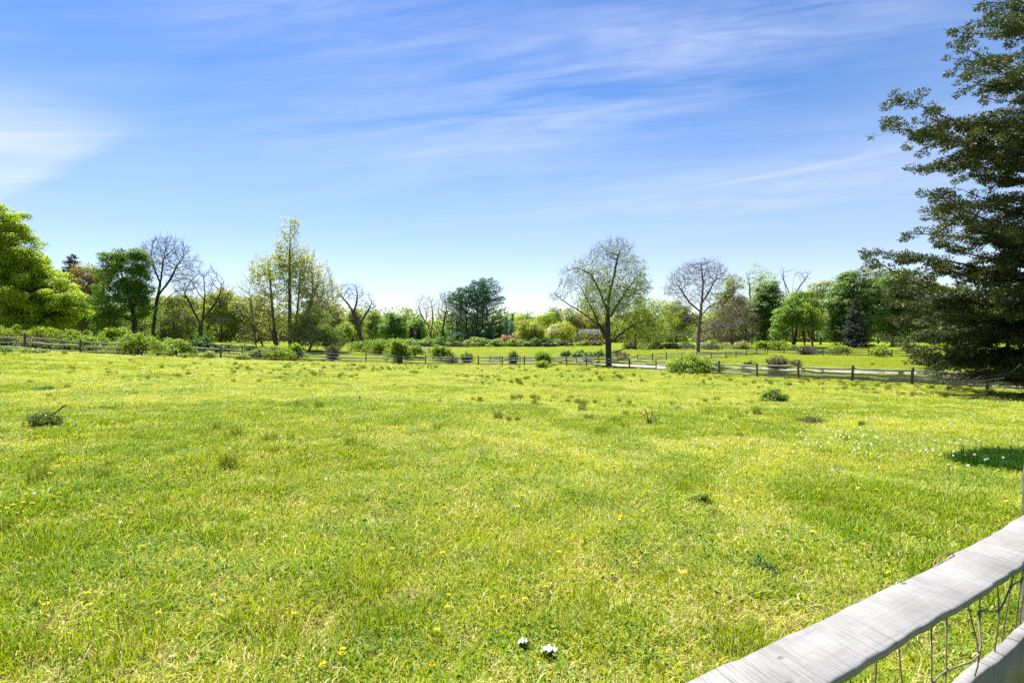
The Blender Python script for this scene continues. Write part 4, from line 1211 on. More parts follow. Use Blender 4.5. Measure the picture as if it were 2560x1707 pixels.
def bird():
    g = ground_px(899, 1004)
    P0 = [(0, 0, .03), (0, 0, .055), (0, 0, .085), (0, 0, .115), (0, 0, .14), (0, .005, .16), (0, .01, .185)]
    rad = [.02, .036, .042, .036, .026, .029, .020]
    Vs = []; k = 10; th = np.arange(k) / k * 6.283
    for p, r in zip(P0, rad): Vs.append(np.stack([np.cos(th) * r + p[0], np.sin(th) * r + p[1] + (p[2] - .1) * .2, np.full(k, p[2])], 1))
    V = np.concatenate(Vs); n = len(P0)
    Fq = [(j * k + i, j * k + (i + 1) % k, (j + 1) * k + (i + 1) % k, (j + 1) * k + i) for j in range(n - 1) for i in range(k)]
    white = plain_mat('bird_white', (.75, .74, .72), .7); black = plain_mat('bird_black', (.015, .014, .014), .6)
    mi = [0 if j < 3 else 1 for j in range(n - 1) for i in range(k)] + [0, 1]
    me = mesh('bird', V, [np.array(Fq), np.array([list(range(k))[::-1]]), np.array([[(n - 1) * k + i for i in range(k)]])], [white, black], mi, True)
    b = thing('bird', me, g, 'small black and white bird upright in the open meadow', 'bird')
    # tail, beak, legs
    tv, tf = tubes([(0, .01, .05)], [(0, .07, .0)], [.016], [.010], 4); child('tail', mesh('tail', tv, [tf], black), b)
    tv, tf = tubes([(0, .0, .17)], [(-.01, -.03, .168)], [.007], [.001], 5); child('beak', mesh('beak', tv, [tf], black), b)
    tv, tf = tubes([(-.012, 0, .035), (.012, 0, .035)], [(-.014, 0, -.02), (.014, 0, -.02)], [.003, .003], [.003, .003], 4); child('legs', mesh('legs', tv, [tf], black), b)
bird()

# ------------------------------------------------------------------ grey house behind the far hedge
def house():
    d = 205
    x0, x1 = (1446 - HX) / F * d, (1500 - HX) / F * d
    cx = (x0 + x1) / 2; w = (x1 - x0); z = gz(cx, d)
    zt = CAMZ + (HY - 823) / F * d - z; ze = CAMZ + (HY - 843) / F * d - z
    e = empty('house', (cx, d, z), 'low grey roofed house half hidden by twigs behind the far hedge', 'house')
    hw, dp = w / 2, 4.0
    wall = plain_mat('house_wall', (.15, .14, .13), .9, .1); roofm = plain_mat('house_roof', (.11, .105, .115), .9, .1, .2, 3); glass = plain_mat('house_glass', (.03, .035, .04), .1, .5)
    bm = bmesh.new()
    def box(bm, x0, x1, y0, y1, z0, z1):
        vs = [bm.verts.new(p) for p in ((x0,y0,z0),(x1,y0,z0),(x1,y1,z0),(x0,y1,z0),(x0,y0,z1),(x1,y0,z1),(x1,y1,z1),(x0,y1,z1))]
        for f in ((3,2,1,0),(4,5,6,7),(0,1,5,4),(1,2,6,5),(2,3,7,6),(3,0,4,7)): bm.faces.new([vs[i] for i in f])
    box(bm, -hw + .4, hw - .4, -dp + .4, dp - .4, -.3, ze)
    me = D.meshes.new('wall'); bm.to_mesh(me); bm.free(); me.materials.append(wall); child('wall', me, e)
    V = [(-hw, -dp, ze), (hw, -dp, ze), (hw, dp, ze), (-hw, dp, ze), (-hw, 0, zt), (hw, 0, zt), (-hw, -dp, ze - .15), (hw, -dp, ze - .15), (hw, dp, ze - .15), (-hw, dp, ze - .15)]
    Fs = [np.array([(0, 1, 5, 4), (2, 3, 4, 5), (6, 7, 1, 0), (8, 9, 3, 2), (9, 8, 7, 6)]), np.array([(0, 4, 3), (1, 2, 5)])]
    rf = child('roof', mesh('roof', V, Fs, roofm), e)
    bm = bmesh.new(); box(bm, hw * .05, hw * .22, -dp * .55, -dp * .3, ze + .8, ze + 2.6); me = D.meshes.new('dormer'); bm.to_mesh(me); bm.free(); me.materials.append(wall); child('dormer', me, rf)
    for k in (-.55, 0, .55):
        bm = bmesh.new(); box(bm, k * hw - .55, k * hw + .55, -dp + .35, -dp + .42, .9, ze - .4); me = D.meshes.new('window'); bm.to_mesh(me); bm.free(); me.materials.append(glass); child('window', me, e)
house()

# ------------------------------------------------------------------ the plank fence beside the camera
def near_board_mat():
    m, n = new_mat('grey_sawn_plank')
    tc = n('ShaderNodeTexCoord'); O = tc.outputs['Object']
    wob = n.noise(O, 3, 3)
    # saw marks run across the plank, the grain along it
    mpr = n('ShaderNodeMapping', {'Vector': O, 'Rotation': (0, 0, .16)})
    mpx = n('ShaderNodeMapping', {'Vector': mpr.outputs[0], 'Scale': (260, 9, 9)})
    saw = n.noise(mpx.outputs[0], 1.0, 3, .65)
    mpg = n('ShaderNodeMapping', {'Vector': O, 'Scale': (1.5, 60, 60)})
    grain = n.noise(mpg.outputs[0], 1.0, 4, .6)
    blot = n.noise(O, 5.5, 4, .6)
    c = n.mix(n.maprange(blot, .3, .7), (.165, .163, .158), (.265, .262, .256))
    c = n.mix(n.math('MULTIPLY', n.maprange(saw, .50, .64), n.maprange(wob, .38, .6, .2, .8)), c, (.10, .097, .09))
    c = n.mix(n.math('MULTIPLY', n.maprange(grain, .62, .75), .35), c, (.11, .105, .095))
    stain = n.noise(O, 2.6, 5, .65)
    c = n.mix(n.math('MULTIPLY', n.maprange(stain, .60, .74), .55), c, (.10, .09, .075))
    vor = n('ShaderNodeTexVoronoi', {'Vector': n('ShaderNodeMapping', {'Vector': O, 'Scale': (5, 9, 1)}).outputs[0], 'Scale': 1.0})
    c = n.mix(n.math('MULTIPLY', n.maprange(vor.outputs['Distance'], .09, .05), .75), c, (.04, .03, .022))
    h = n.math('ADD', n.math('MULTIPLY', saw, .7), n.math('MULTIPLY', grain, .5))
    b = n('ShaderNodeBump', {'Height': h, 'Strength': .9, 'Distance': .005})
    p = n('ShaderNodeBsdfPrincipled', {'Base Color': c, 'Roughness': .85, 'Specular IOR Level': .2, 'Normal': b.outputs[0]})
    finish(n, p.outputs[0]); return m
def plank_fence():
    K = .68
    ang = math.atan2(1.464, 2.448)           # direction of the fence in plan
    u = np.array([math.cos(ang), math.sin(ang), 0]); nrm = np.array([-u[1], u[0], 0])   # nrm points to the meadow
    c0 = np.array([.729 * K, 1.499 * K, 0])   # mid line of the cap
    zc = CAMZ - K
    zg = gz(c0[0], c0[1])
    root = np.array([c0[0], c0[1], zg])
    e = empty('plank_fence', root, 'grey sawn plank fence with wire mesh in the near right corner', 'fence', rz=ang)
    bm_m = near_board_mat()
    def board(name, t0, t1, w, th, zmid, off, sag, seed, vertical=False, n=46):
        rng = np.random.default_rng(seed)
        V = []
        for i in range(n + 1):
            t = t0 + (t1 - t0) * i / n
            s = -sag * math.sin(math.pi * np.clip((t + .1) / 2.1, 0, 1)) if sag else 0
            bow = 0
            e1 = .007 * (vnoise(t * 5, seed) - .5) + .006 * (vnoise(t * 24, seed + 3) - .5); e2 = .008 * (vnoise(t * 4, seed + 9) - .5) + .007 * (vnoise(t * 21, seed + 5) - .5)
            z = zmid - zg + s
            if not vertical:
                y0, y1 = off - w / 2 + e1 + bow, off + w / 2 + e2 + bow
                tw = 0
                V += [(t, y0, z - th), (t, y0 - .002, z - .004 - tw), (t, y0 + .004, z - tw), (t, y1 - .004, z + tw), (t, y1 + .002, z - .004 + tw), (t, y1, z - th)]
            else:
                z0, z1 = z - w + e1, z + e2
                V += [(t, off - th / 2, z0), (t, off - th / 2, z1 - .004), (t, off - th / 2 + .004, z1), (t, off + th / 2 - .004, z1), (t, off + th / 2, z1 - .004), (t, off + th / 2, z0)]
        Fq = [(i * 6 + j, i * 6 + (j + 1) % 6, (i + 1) * 6 + (j + 1) % 6, (i + 1) * 6 + j) for i in range(n) for j in range(6)]
        me = mesh(name, V, [np.array(Fq)[:, ::-1], np.array([list(range(6))]), np.array([[n * 6 + j for j in range(6)][::-1]])], bm_m)
        return child(name, me, e)
    board('cap_board', -1.2, 2.6, .14, .020, zc, .012, .022, 3, n=150)
    board('cap_board', 2.604, 5.9, .14, .020, zc - .006, .014, 0, 13, n=90)
    board('cap_board', -4.9, -1.204, .14, .020, zc, .012, 0, 23, n=90)
    board('lower_board', -1.2, 2.6, .16, .034, CAMZ - 1.475 * K, -.005, 0, 5, vertical=True)
    board('lower_board', 2.604, 5.9, .16, .034, CAMZ - 1.475 * K, -.005, 0, 15, vertical=True)
    board('lower_board', -4.9, -1.204, .16, .034, CAMZ - 1.475 * K, -.005, 0, 25, vertical=True)
    rng = np.random.default_rng(8)
    for t in (2.315, -1.0, 5.6, -4.6):
        me = post_mesh(1.31, rng, .07); me.materials.append(WOODPOST)
        o = child('post', me, e); o.location = (t, .155, 0)
    # knotted wire mesh, slack and bent
    def wire(pts, r=.0021):
        return tubes(pts[:-1], pts[1:], np.full(len(pts) - 1, r), np.full(len(pts) - 1, r), 5)
    Vs, Fs, o = [], [], 0
    nu, nv = 50, 6
    top, bot = zc - .035 - zg, .04
    G = np.zeros((nu + 1, nv + 1, 3))
    for i in range(nu + 1):
        for j in range(nv + 1):
            t = -1.15 + 6.43 * i / nu; f = j / nv
            z = top + (bot - top) * f ** .9 - (.11 * math.sin(t * 2.4 + 1) if 0 < j < nv else 0) * (1 - f)
            G[i, j] = (t + rng.normal() * .016 * (j > 0) + .05 * math.sin(j * 1.3 + t * 2), (.02 + rng.normal() * .010 + .022 * math.sin(t * 3 + j)), z + rng.normal() * .018 * (0 < j < nv))
    def smoothline(p, k=5):
        p = np.asarray(p); out = []
        for i in range(len(p) - 1):
            a, b, c, d = p[max(i - 1, 0)], p[i], p[i + 1], p[min(i + 2, len(p) - 1)]
            for s in range(k):
                t = s / k
                out.append(.5 * ((2 * b) + (c - a) * t + (2 * a - 5 * b + 4 * c - d) * t * t + (3 * b - a - 3 * c + d) * t ** 3))
        out.append(p[-1]); return np.array(out)
    for i in range(nu + 1):
        V, Q = wire(smoothline(G[i])); Vs.append(V); Fs.append(Q + o); o += len(V)
    for j in range(nv + 1):
        V, Q = wire(smoothline(G[:, j]), .0027); Vs.append(V); Fs.append(Q + o); o += len(V)
    for i in range(nu + 1):
        for j in range(1, nv):
            p = G[i, j]; V, Q = tubes([p - np.array([.006, 0, .004])], [p + np.array([.006, 0, .004])], [.0045], [.0045], 6); Vs.append(V); Fs.append(Q + o); o += len(V)
    wm = plain_mat('rusty_wire', (.14, .115, .09), .6, .4, .4, 40)
    child('wire_mesh', mesh('wire_mesh', np.concatenate(Vs), Fs, wm, smooth=True), e)
    # loose rusty tie on the meadow side of the cap
    pts = smoothline([(.98, .070, zc - zg - .03), (1.02, .080, zc - zg - .012), (1.08, .083, zc - zg - .006), (1.14, .080, zc - zg - .012), (1.17, .070, zc - zg - .03)])
    V, Q = wire(pts, .0018)
    child('wire_tie', mesh('wire_tie', V, [Q], plain_mat('rust', (.25, .11, .06), .8), smooth=True), e)
plank_fence()
# ------------------------------------------------------------------ litter in the foreground
WHITE = plain_mat('white_litter', (.5, .49, .46), .7, .2, .1, 60)
def scrap(px, py, w, h, lab, name, seed):
    rng = np.random.default_rng(seed)
    g = ground_px(px, py); s = g[1] / F
    n = 9
    V = []
    for i in range(n + 1):
        for j in range(n + 1):
            a, b = i / n - .5, j / n - .5
            if math.hypot(a, b) > .1:
                q = max(abs(a), abs(b)) / math.hypot(a, b); a2, b2 = a * (q * .6 + .4), b * (q * .6 + .4)
            else: a2, b2 = a, b
            V.append((a2 * w * s + rng.normal() * .003, b2 * h * s * 1.4 + rng.normal() * .003, .034 + .010 * math.sin(a * 17 + b * 3) + .003 * rng.normal() - b * .03 + .008 * (1 - 4 * a * a)))
    V = np.array(V); m = (n + 1) ** 2
    V2 = V - np.array([0, 0, .006])
    Fq = [(i * (n + 1) + j, (i + 1) * (n + 1) + j, (i + 1) * (n + 1) + j + 1, i * (n + 1) + j + 1) for i in range(n) for j in range(n)]
    Fb = [tuple(x + m for x in f[::-1]) for f in Fq]
    rim = [i for i in range(n + 1)] + [n + 1 + n + i * (n + 1) for i in range(0, n)] + [n * (n + 1) + n - 1 - i for i in range(n)] + [(n - 1 - i) * (n + 1) for i in range(n - 1)]
    rim = [j for j in range(n + 1)] + [i * (n + 1) + n for i in range(1, n + 1)] + [n * (n + 1) + j for j in range(n - 1, -1, -1)] + [i * (n + 1) for i in range(n - 1, 0, -1)]
    Fr = [(rim[i], rim[(i + 1) % len(rim)], rim[(i + 1) % len(rim)] + m, rim[i] + m) for i in range(len(rim))]
    o = thing(name, mesh(name, np.concatenate([V, V2]), [np.array(Fq + Fb + Fr)], WHITE), g, lab, 'litter')
    return o, s
scrap(1372, 1638, 44, 30, 'larger crumpled white scrap lying in the near grass', 'paper_scrap', 3)
o_, s_ = scrap(1306, 1618, 24, 26, 'round white scrap with a teal piece lying in the near grass', 'paper_scrap', 4)
tv = np.array([(-20, 2, 10), (-11, 0, 13), (-10, 3, 4), (-19, 4, 3), (-20, 2.5, 9.5), (-11, .5, 12.5), (-10, 3.5, 3.5), (-19, 4.5, 2.5)]) * s_
child('teal_piece', mesh('teal_piece', tv, [np.array([(0, 1, 2, 3), (7, 6, 5, 4), (0, 4, 5, 1), (1, 5, 6, 2), (2, 6, 7, 3), (3, 7, 4, 0)])], plain_mat('teal', (.01, .32, .22), .5)), o_)
for i, (px, py, ln, ang, lab) in enumerate([(430, 1660, 14, .3, 'pale flint lying in the left foreground grass'), (712, 1354, 12, .1, 'pale flat stone lying in the middle of the left grass'),
                                            (1286, 1276, 14, .2, 'pale stone between two dandelions in the middle grass'), (1825, 1521, 13, -.4, 'pale stone in the grass left of the plank fence'), (1795, 1492, 9, .2, 'small brown stone in the grass left of the plank fence')]):
    rng = np.random.default_rng(40 + i)
    g = ground_px(px, py); s = g[1] / F
    bm = bmesh.new(); bmesh.ops.create_icosphere(bm, subdivisions=2, radius=ln * s * .6)
    for v in bm.verts:
        f = 1 + .25 * (vnoise(v.co.x / s * .2 + i * 9, v.co.y / s * .2 + v.co.z / s * .1) - .5)
        v.co = Vector((v.co.x * f, v.co.y * f * .8, v.co.z * f * .5 + .04))
    me = D.meshes.new('stone'); bm.to_mesh(me); bm.free()
    me.materials.append(plain_mat('stone', (.42, .38, .33) if i != 4 else (.22, .15, .11), .9, .1, .3, 30))
    thing('stone', me, g, lab, 'stone')

# ------------------------------------------------------------------ dandelions
YEL = plain_mat('dandelion_yellow', (.62, .55, .008), .6, .2, .1, 90, .25)
STEM = plain_mat('dandelion_stem', (.20, .28, .06), .6)
PUFF = plain_mat('seed_head_white', (.8, .795, .77), .8, .1, .05, 90, .35)
def yellow_head(h, r=.024, rng=None):
    """domed head of ragged rays"""
    V, Fq = [], []
    for ring, (rr, z, n) in enumerate(((1.0, .0, 18), (.72, .006, 14), (.42, .010, 9))):
        for i in range(n):
            a = i / n * 6.283 + ring * .3 + rng.normal() * .08; q = r * rr * (1 + .12 * rng.normal()); w = .16 * q + .0015
            c, s = math.cos(a), math.sin(a); b = len(V)
            V += [(c * .002, s * .002, h + z * .3), (c * q * .7 - s * w, s * q * .7 + c * w, h + z + .006), (c * q, s * q, h + z + .004 * rng.normal() * .5 + .003), (c * q * .7 + s * w, s * q * .7 - c * w, h + z + .006)]
            Fq.append((b, b + 1, b + 2, b + 3))
    return V, Fq
def stem_geo(h, rng):
    bx, by = rng.normal(size=2) * .02
    return tubes([(bx, by, -.02), (bx * .5, by * .5, h * .5)], [(bx * .5, by * .5, h * .5), (0, 0, h)], [.0028, .0026], [.0026, .0024], 4)
yproto, wproto = [], []
for i in range(4):
    rng = np.random.default_rng(90 + i)
    h = .09 + .05 * rng.random()
    V, Fq = yellow_head(h, .026, rng); sv, sf = stem_geo(h, rng)
    yproto.append((mesh('flower_head', V, [np.array(Fq)], YEL), mesh('stem', sv, [sf], STEM)))
    h = .16 + .06 * rng.random()
    n = 90
    v = rng.normal(size=(n, 3)); v /= np.linalg.norm(v, axis=1, keepdims=True)
    C = np.array([0, 0, h + .01]) + v * .020 * (.6 + .4 * rng.random((n, 1)))
    V, Fq = leaf_geo(C, .011, rng, aspect=.8)
    sv, sf = stem_geo(h, rng)
    wproto.append((mesh('seed_head', V, [Fq], PUFF), mesh('stem', sv, [sf], STEM)))
def plant_flower(kind, px, py, k, near):
    g = ground_px(px, py)
    pr = (yproto if kind == 'y' else wproto)[k % 4]
    sc = (.72 if kind == 'y' else .68) * (1.0 + min(.3, g[1] / 60)) * (.85 + .3 * random.random())
    if kind == 'y': args = ('dandelion', 'yellow dandelion in flower in the short meadow grass', 'flower', 'yellow dandelions in the meadow')
    else: args = ('dandelion_clock', 'white fluffy dandelion seed head on a stalk in the meadow grass', 'flower', 'white seed heads in the meadow')
    e = D.objects.new(args[0], pr[0]); COL.objects.link(e); e.location = g; e.scale = (sc,) * 3
    tilt = .35 if kind == 'y' else .1
    e.rotation_euler = (random.gauss(0, tilt) * .6 + (.25 if kind == 'y' else 0), random.gauss(0, tilt) * .6, random.random() * 6.28)
    tag(e, args[1], args[2], args[3])
    if near:
        child('stem', pr[1], e)
Y = [(111,1532),(216,1516),(221,1541),(388,1568),(339,1392),(433,1376),(571,1422),(532,1520),(725,1564),(860,1671),(821,1692),(860,1668),(760,1333),(747,1357),(645,1385),(652,1366),(667,1371),(275,1341),(272,1314),(250,1317),
     (268,1313),(39,1276),(59,1276),(66,1287),(67,1289),(40,1302),(58,1259),(8,1296),(4,1302),(140,1263),(151,1253),(240,1247),(325,1300),(317,1288),(316,1282),(380,1205),(475,1186),(63,1240),(77,1240),(9,1249),
     (1105,1291),(1120,1294),(1166,1283),(1160,1296),(1192,1312),(1214,1277),(1231,1292),(1300,1268),(1296,1281),(1104,1408),(1279,1429),(1401,1414),(1429,1326),(1391,1346),(1461,1369),(1476,1292),(1549,1318),(1557,1313),(1575,1304),(1596,1438),(1532,1458),
     (1607,1297),(1631,1320),(1705,1327),(1706,1338),(1311,1530),(1366,1503),(1270,1530),(1107,1516),(1118,1549),(1094,1611),(1052,1694),(960,1492),(976,1392),(913,1386),(884,1321),(1710,1456),(1860,1280),(1948,1353),(1943,1332),(2005,1377),
     (2032,1351),(2130,1353),(2152,1384),(2165,1368),(2235,1455),(1880,1600-90),(1850,1197),(1865,1190),(1870,1196),(1930,1232),(1917,1197),(1931,1175),(1952,1163),(2040,1176),(1935,1141),(1925,1143),(2228,1162),(2210,1182),(2302,1190),(2280,1176),(2334,1196),(2308,1187),(2266,1153),
     (2283,1194),(2210,1296),(2193,1244),(2089,1236),(2086,1240),(2127,1230),(2133,1274),(2160,1244),(2118,1300),(2330,1242),(2398,1184),(2533,1278),(1730,1293),(1790,1290),(1906,1225),(1855,1248),(1832,1238),(2484,1183),(2500,1120),(1700,1318)]
for i, (px, py) in enumerate(Y): plant_flower('y', px, py, i, True)
rngf = np.random.default_rng(77)
for i in range(120):
    if i < 70: px, py = rngf.random() * 1000, 975 + 240 * rngf.random() ** .8
    else: px, py = 800 + 1700 * rngf.random(), 1010 + 260 * rngf.random()
    plant_flower('y', px, py, i, True)
Wt = [(1818,1116),(1797,1133),(1932,1120),(1986,1128),(2054,1138),(2049,1107),(2086,1111),(2102,1108),(2120,1112),(2144,1101),(2160,1108),(2187,1112),(2083,1197),(2307,1111),(2340,1122),(2378,1123),(2402,1119),(2420,1121),(2281,1149),(2301,1148),(2313,1148),(2335,1152),
      (2351,1158),(2383,1152),(2411,1156),(2314,1171),(2373,1183),(2420,1190),(2463,1170),(2506,1172),(2205,1156),(2143,1142),(1884,1072),(1845,1085),(2008,1067),(2045,1073),(2053,1052),(2062,1052),(2091,1041),(2104,1048),(2148,1063),(2202,1067),(2264,1050),
      (1195,1298),(1290,1160),(700,1116),(572,1149),(817,1227),(305,1344),(88,1268),(1170,1143),(1588,1187),(1523,1133)]
for i, (px, py) in enumerate(Wt): plant_flower('w', px, py + 3, i, True)
for i in range(190):
    if i < 150:
        px = 1700 + 860 * rngf.random() ** .8; py = 955 + 210 * rngf.random() ** 1.2
    elif i < 180: px, py = 1060 + 640 * rngf.random(), 925 + 60 * rngf.random()
    else: px, py = 1900 + 660 * rngf.random(), 1040 + 140 * rngf.random()
    plant_flower('w', px, py, i, i % 3 == 0)

# ------------------------------------------------------------------ grass
def grass_mat(name, ca, cb, cdry, dry, patch=True):
    m, n = new_mat(name)
    g = n('ShaderNodeNewGeometry'); oi = n('ShaderNodeObjectInfo')
    rp = g.outputs['Random Per Island']
    ri = oi.outputs['Random']
    P = g.outputs['Position']
    f = n.math('FRACT', n.math('ADD', rp, n.math('MULTIPLY', ri, 7.3)))
    c = n.mix(f, ca, cb)
    big = n.noise(P, .35, 3, .6)
    c = n.mix(n.math('MULTIPLY', n.maprange(big, .48, .66), .55), c, tuple(x * y for x, y in zip(cb, (1.16, 1.06, 1.3))))
    c = n.mix(n.math('MULTIPLY', n.maprange(big, .5, .34), .5), c, tuple(x * y for x, y in zip(ca, (.75, .92, .8))))
    mid = n.noise(P, 2.2, 3, .6)
    thr = n.math('SUBTRACT', 1 - dry, n.math('MULTIPLY', n.maprange(mid, .5, .72), .38))
    f2 = n.math('FRACT', n.math('MULTIPLY', f, 13.7))
    c = n.mix(n.math('GREATER_THAN', f2, thr), c, cdry)
    p = n('ShaderNodeBsdfPrincipled', {'Base Color': c, 'Roughness': .5, 'Specular IOR Level': .15})
    t = n('ShaderNodeBsdfTranslucent', {'Color': n.mix(1.0, c, (1.15, 1.15, .5), 'MULTIPLY')})
    finish(n, n('ShaderNodeMixShader', {0: .42, 1: p.outputs[0], 2: t.outputs[0]}).outputs[0])
    return m
G_MAIN = grass_mat('grass_blades', (.265, .345, .008), (.385, .445, .014), (.64, .56, .30), .14)
G_LUSH = grass_mat('grass_lush', (.155, .245, .008), (.25, .33, .012), (.38, .37, .11), .05)
G_TUFT = grass_mat('grass_tuft', (.075, .125, .008), (.14, .19, .014), (.30, .27, .12), .05)
G_DRY = grass_mat('grass_dry', (.46, .40, .17), (.60, .53, .25), (.34, .25, .14), .2)
G_LEAF = grass_mat('clover_leaf', (.10, .20, .015), (.16, .27, .02), (.2, .28, .03), .05)

def blades(n, rad, h0, h1, w, lean, rng, curl=.6, flat=0):
    """n curved blades: three sections each"""
    r = rad * np.sqrt(rng.random(n)); a = rng.random(n) * 6.283
    B = np.stack([r * np.cos(a), r * np.sin(a), np.full(n, -.015)], 1)
    h = h0 + (h1 - h0) * rng.random(n) ** 1.4
    la = rng.random(n) * 6.283
    ld = np.stack([np.cos(la), np.sin(la), np.zeros(n)], 1)
    out = np.stack([np.cos(a), np.sin(a), np.zeros(n)], 1)
    ld = ld * .7 + out * .5 * (r / max(rad, 1e-6))[:, None]
    L = (lean * (.3 + rng.random(n)))[:, None]
    sa = rng.random(n) * 6.283
    sd = np.stack([np.cos(sa), np.sin(sa), np.zeros(n)], 1) * (w * (.6 + .7 * rng.random(n)) * .5)[:, None]
    up = np.array([[0, 0, 1.]])
    hh = h[:, None]
    p1 = B + up * hh * .45 * (1 - flat) + ld * L * hh * .25
    p2 = B + up * hh * .82 * (1 - flat) + ld * L * hh * (.55 + curl * .1)
    p3 = B + up * hh * (1 - flat) * (1 - .25 * curl * L) + ld * L * hh * (1.0 + curl * .3)
    V = np.stack([B - sd * .8, B + sd * .8, p1 - sd, p1 + sd, p2 - sd * .7, p2 + sd * .7, p3], 1).reshape(-1, 3)
    i = np.arange(n)[:, None] * 7
    Q = np.concatenate([i + [[0, 1, 3, 2]], i + [[2, 3, 5, 4]]]); T_ = i + [[4, 5, 6]]
    return V, Q, T_
PC = D.collections.new('grass_pieces')
def proto(tagname, parts, mats):
    Vs, Qs, Ts, mq, mt, o = [], [], [], [], [], 0
    for k, (V, Q, T_) in enumerate(parts):
        Vs.append(V); Qs.append(Q + o); Ts.append(T_ + o); o += len(V); mq += [k] * len(Q); mt += [k] * len(T_)
    me = mesh(tagname, np.concatenate(Vs), [np.concatenate(Qs), np.concatenate(Ts)], mats, mq + mt)
    ob = D.objects.new(tagname, me); PC.objects.link(ob); return ob
rg = np.random.default_rng(3)
names = []
for i in range(5):   # 0-4 short sward
    proto('a%02d_sward' % i, [blades(120, .16, .018, .052, .0055, 1.0, rg), blades(8, .15, .03, .075, .003, 1.2, rg)], [G_MAIN, G_DRY])
for i in range(3):   # 5-7 longer fine grass
    proto('b%02d_fine' % i, [blades(95, .13, .035, .095, .0045, .8, rg), blades(6, .12, .06, .13, .003, .9, rg)], [G_LUSH if i == 2 else G_MAIN, G_DRY])
for i in range(2):   # 8-9 lush dark
    proto('c%02d_lush' % i, [blades(110, .15, .05, .125, .0065, .65, rg)], [G_LUSH])
for i in range(2):   # 10-11 dry thatch
    proto('d%02d_dry' % i, [blades(50, .16, .05, .16, .0035, 1.6, rg, flat=.6), blades(40, .16, .04, .09, .005, .7, rg)], [G_DRY, G_MAIN])
for i in range(3):   # 12-14 rough tuft
    proto('e%02d_tuft' % i, [blades(170, .10, .10, .28, .006, .45, rg), blades(24, .10, .06, .18, .004, .9, rg)], [G_TUFT, G_DRY])
for i in range(2):   # 15-16 clover and broad leaves
    rr = .16 * np.sqrt(rg.random(70)); aa = rg.random(70) * 6.283
    C = np.stack([rr * np.cos(aa), rr * np.sin(aa), .02 + .04 * rg.random(70)], 1)
    V, T_ = leaf_geo(C, .02, rg, aspect=.75, up=.8)
    b = blades(30, .16, .03, .08, .005, .7, rg)
    proto('f%02d_leaf' % i, [b, (V, np.zeros((0, 4), int), T_)], [G_MAIN, G_LEAF])
for i in range(2):   # 17-18 thin stalks with dark seed spikes
    proto('g%02d_stalk' % i, [blades(14, .22, .08, .16, .003, .35, rg), blades(80, .16, .02, .06, .0055, .9, rg)], [G_TUFT, G_MAIN])

G_LAWN = grass_mat('grass_lawn', (.185, .255, .010), (.275, .325, .016), (.38, .36, .14), .07)
G_SHADOW = grass_mat('grass_shadow', (.022, .075, .006), (.042, .115, .010), (.05, .08, .015), .03)
for i in range(2):   # 19-20 grass with shadow put into its blade colour
    proto('h%02d_shadow' % i, [blades(130, .15, .10, .22, .008, .5, rg)], [G_SHADOW])
for i in range(2):   # 21-22 grazed lawn of the far fields
    proto('i%02d_lawn' % i, [blades(110, .16, .02, .06, .0055, .9, rg)], [G_LAWN])
G_STRAW = grass_mat('straw', (.50, .40, .27), (.66, .55, .40), (.36, .22, .14), .12)
for i in range(2):   # 23-24 pale matted straw
    proto('j%02d_straw' % i, [blades(70, .13, .05, .13, .004, 2.2, rg, flat=.8)], [G_STRAW])

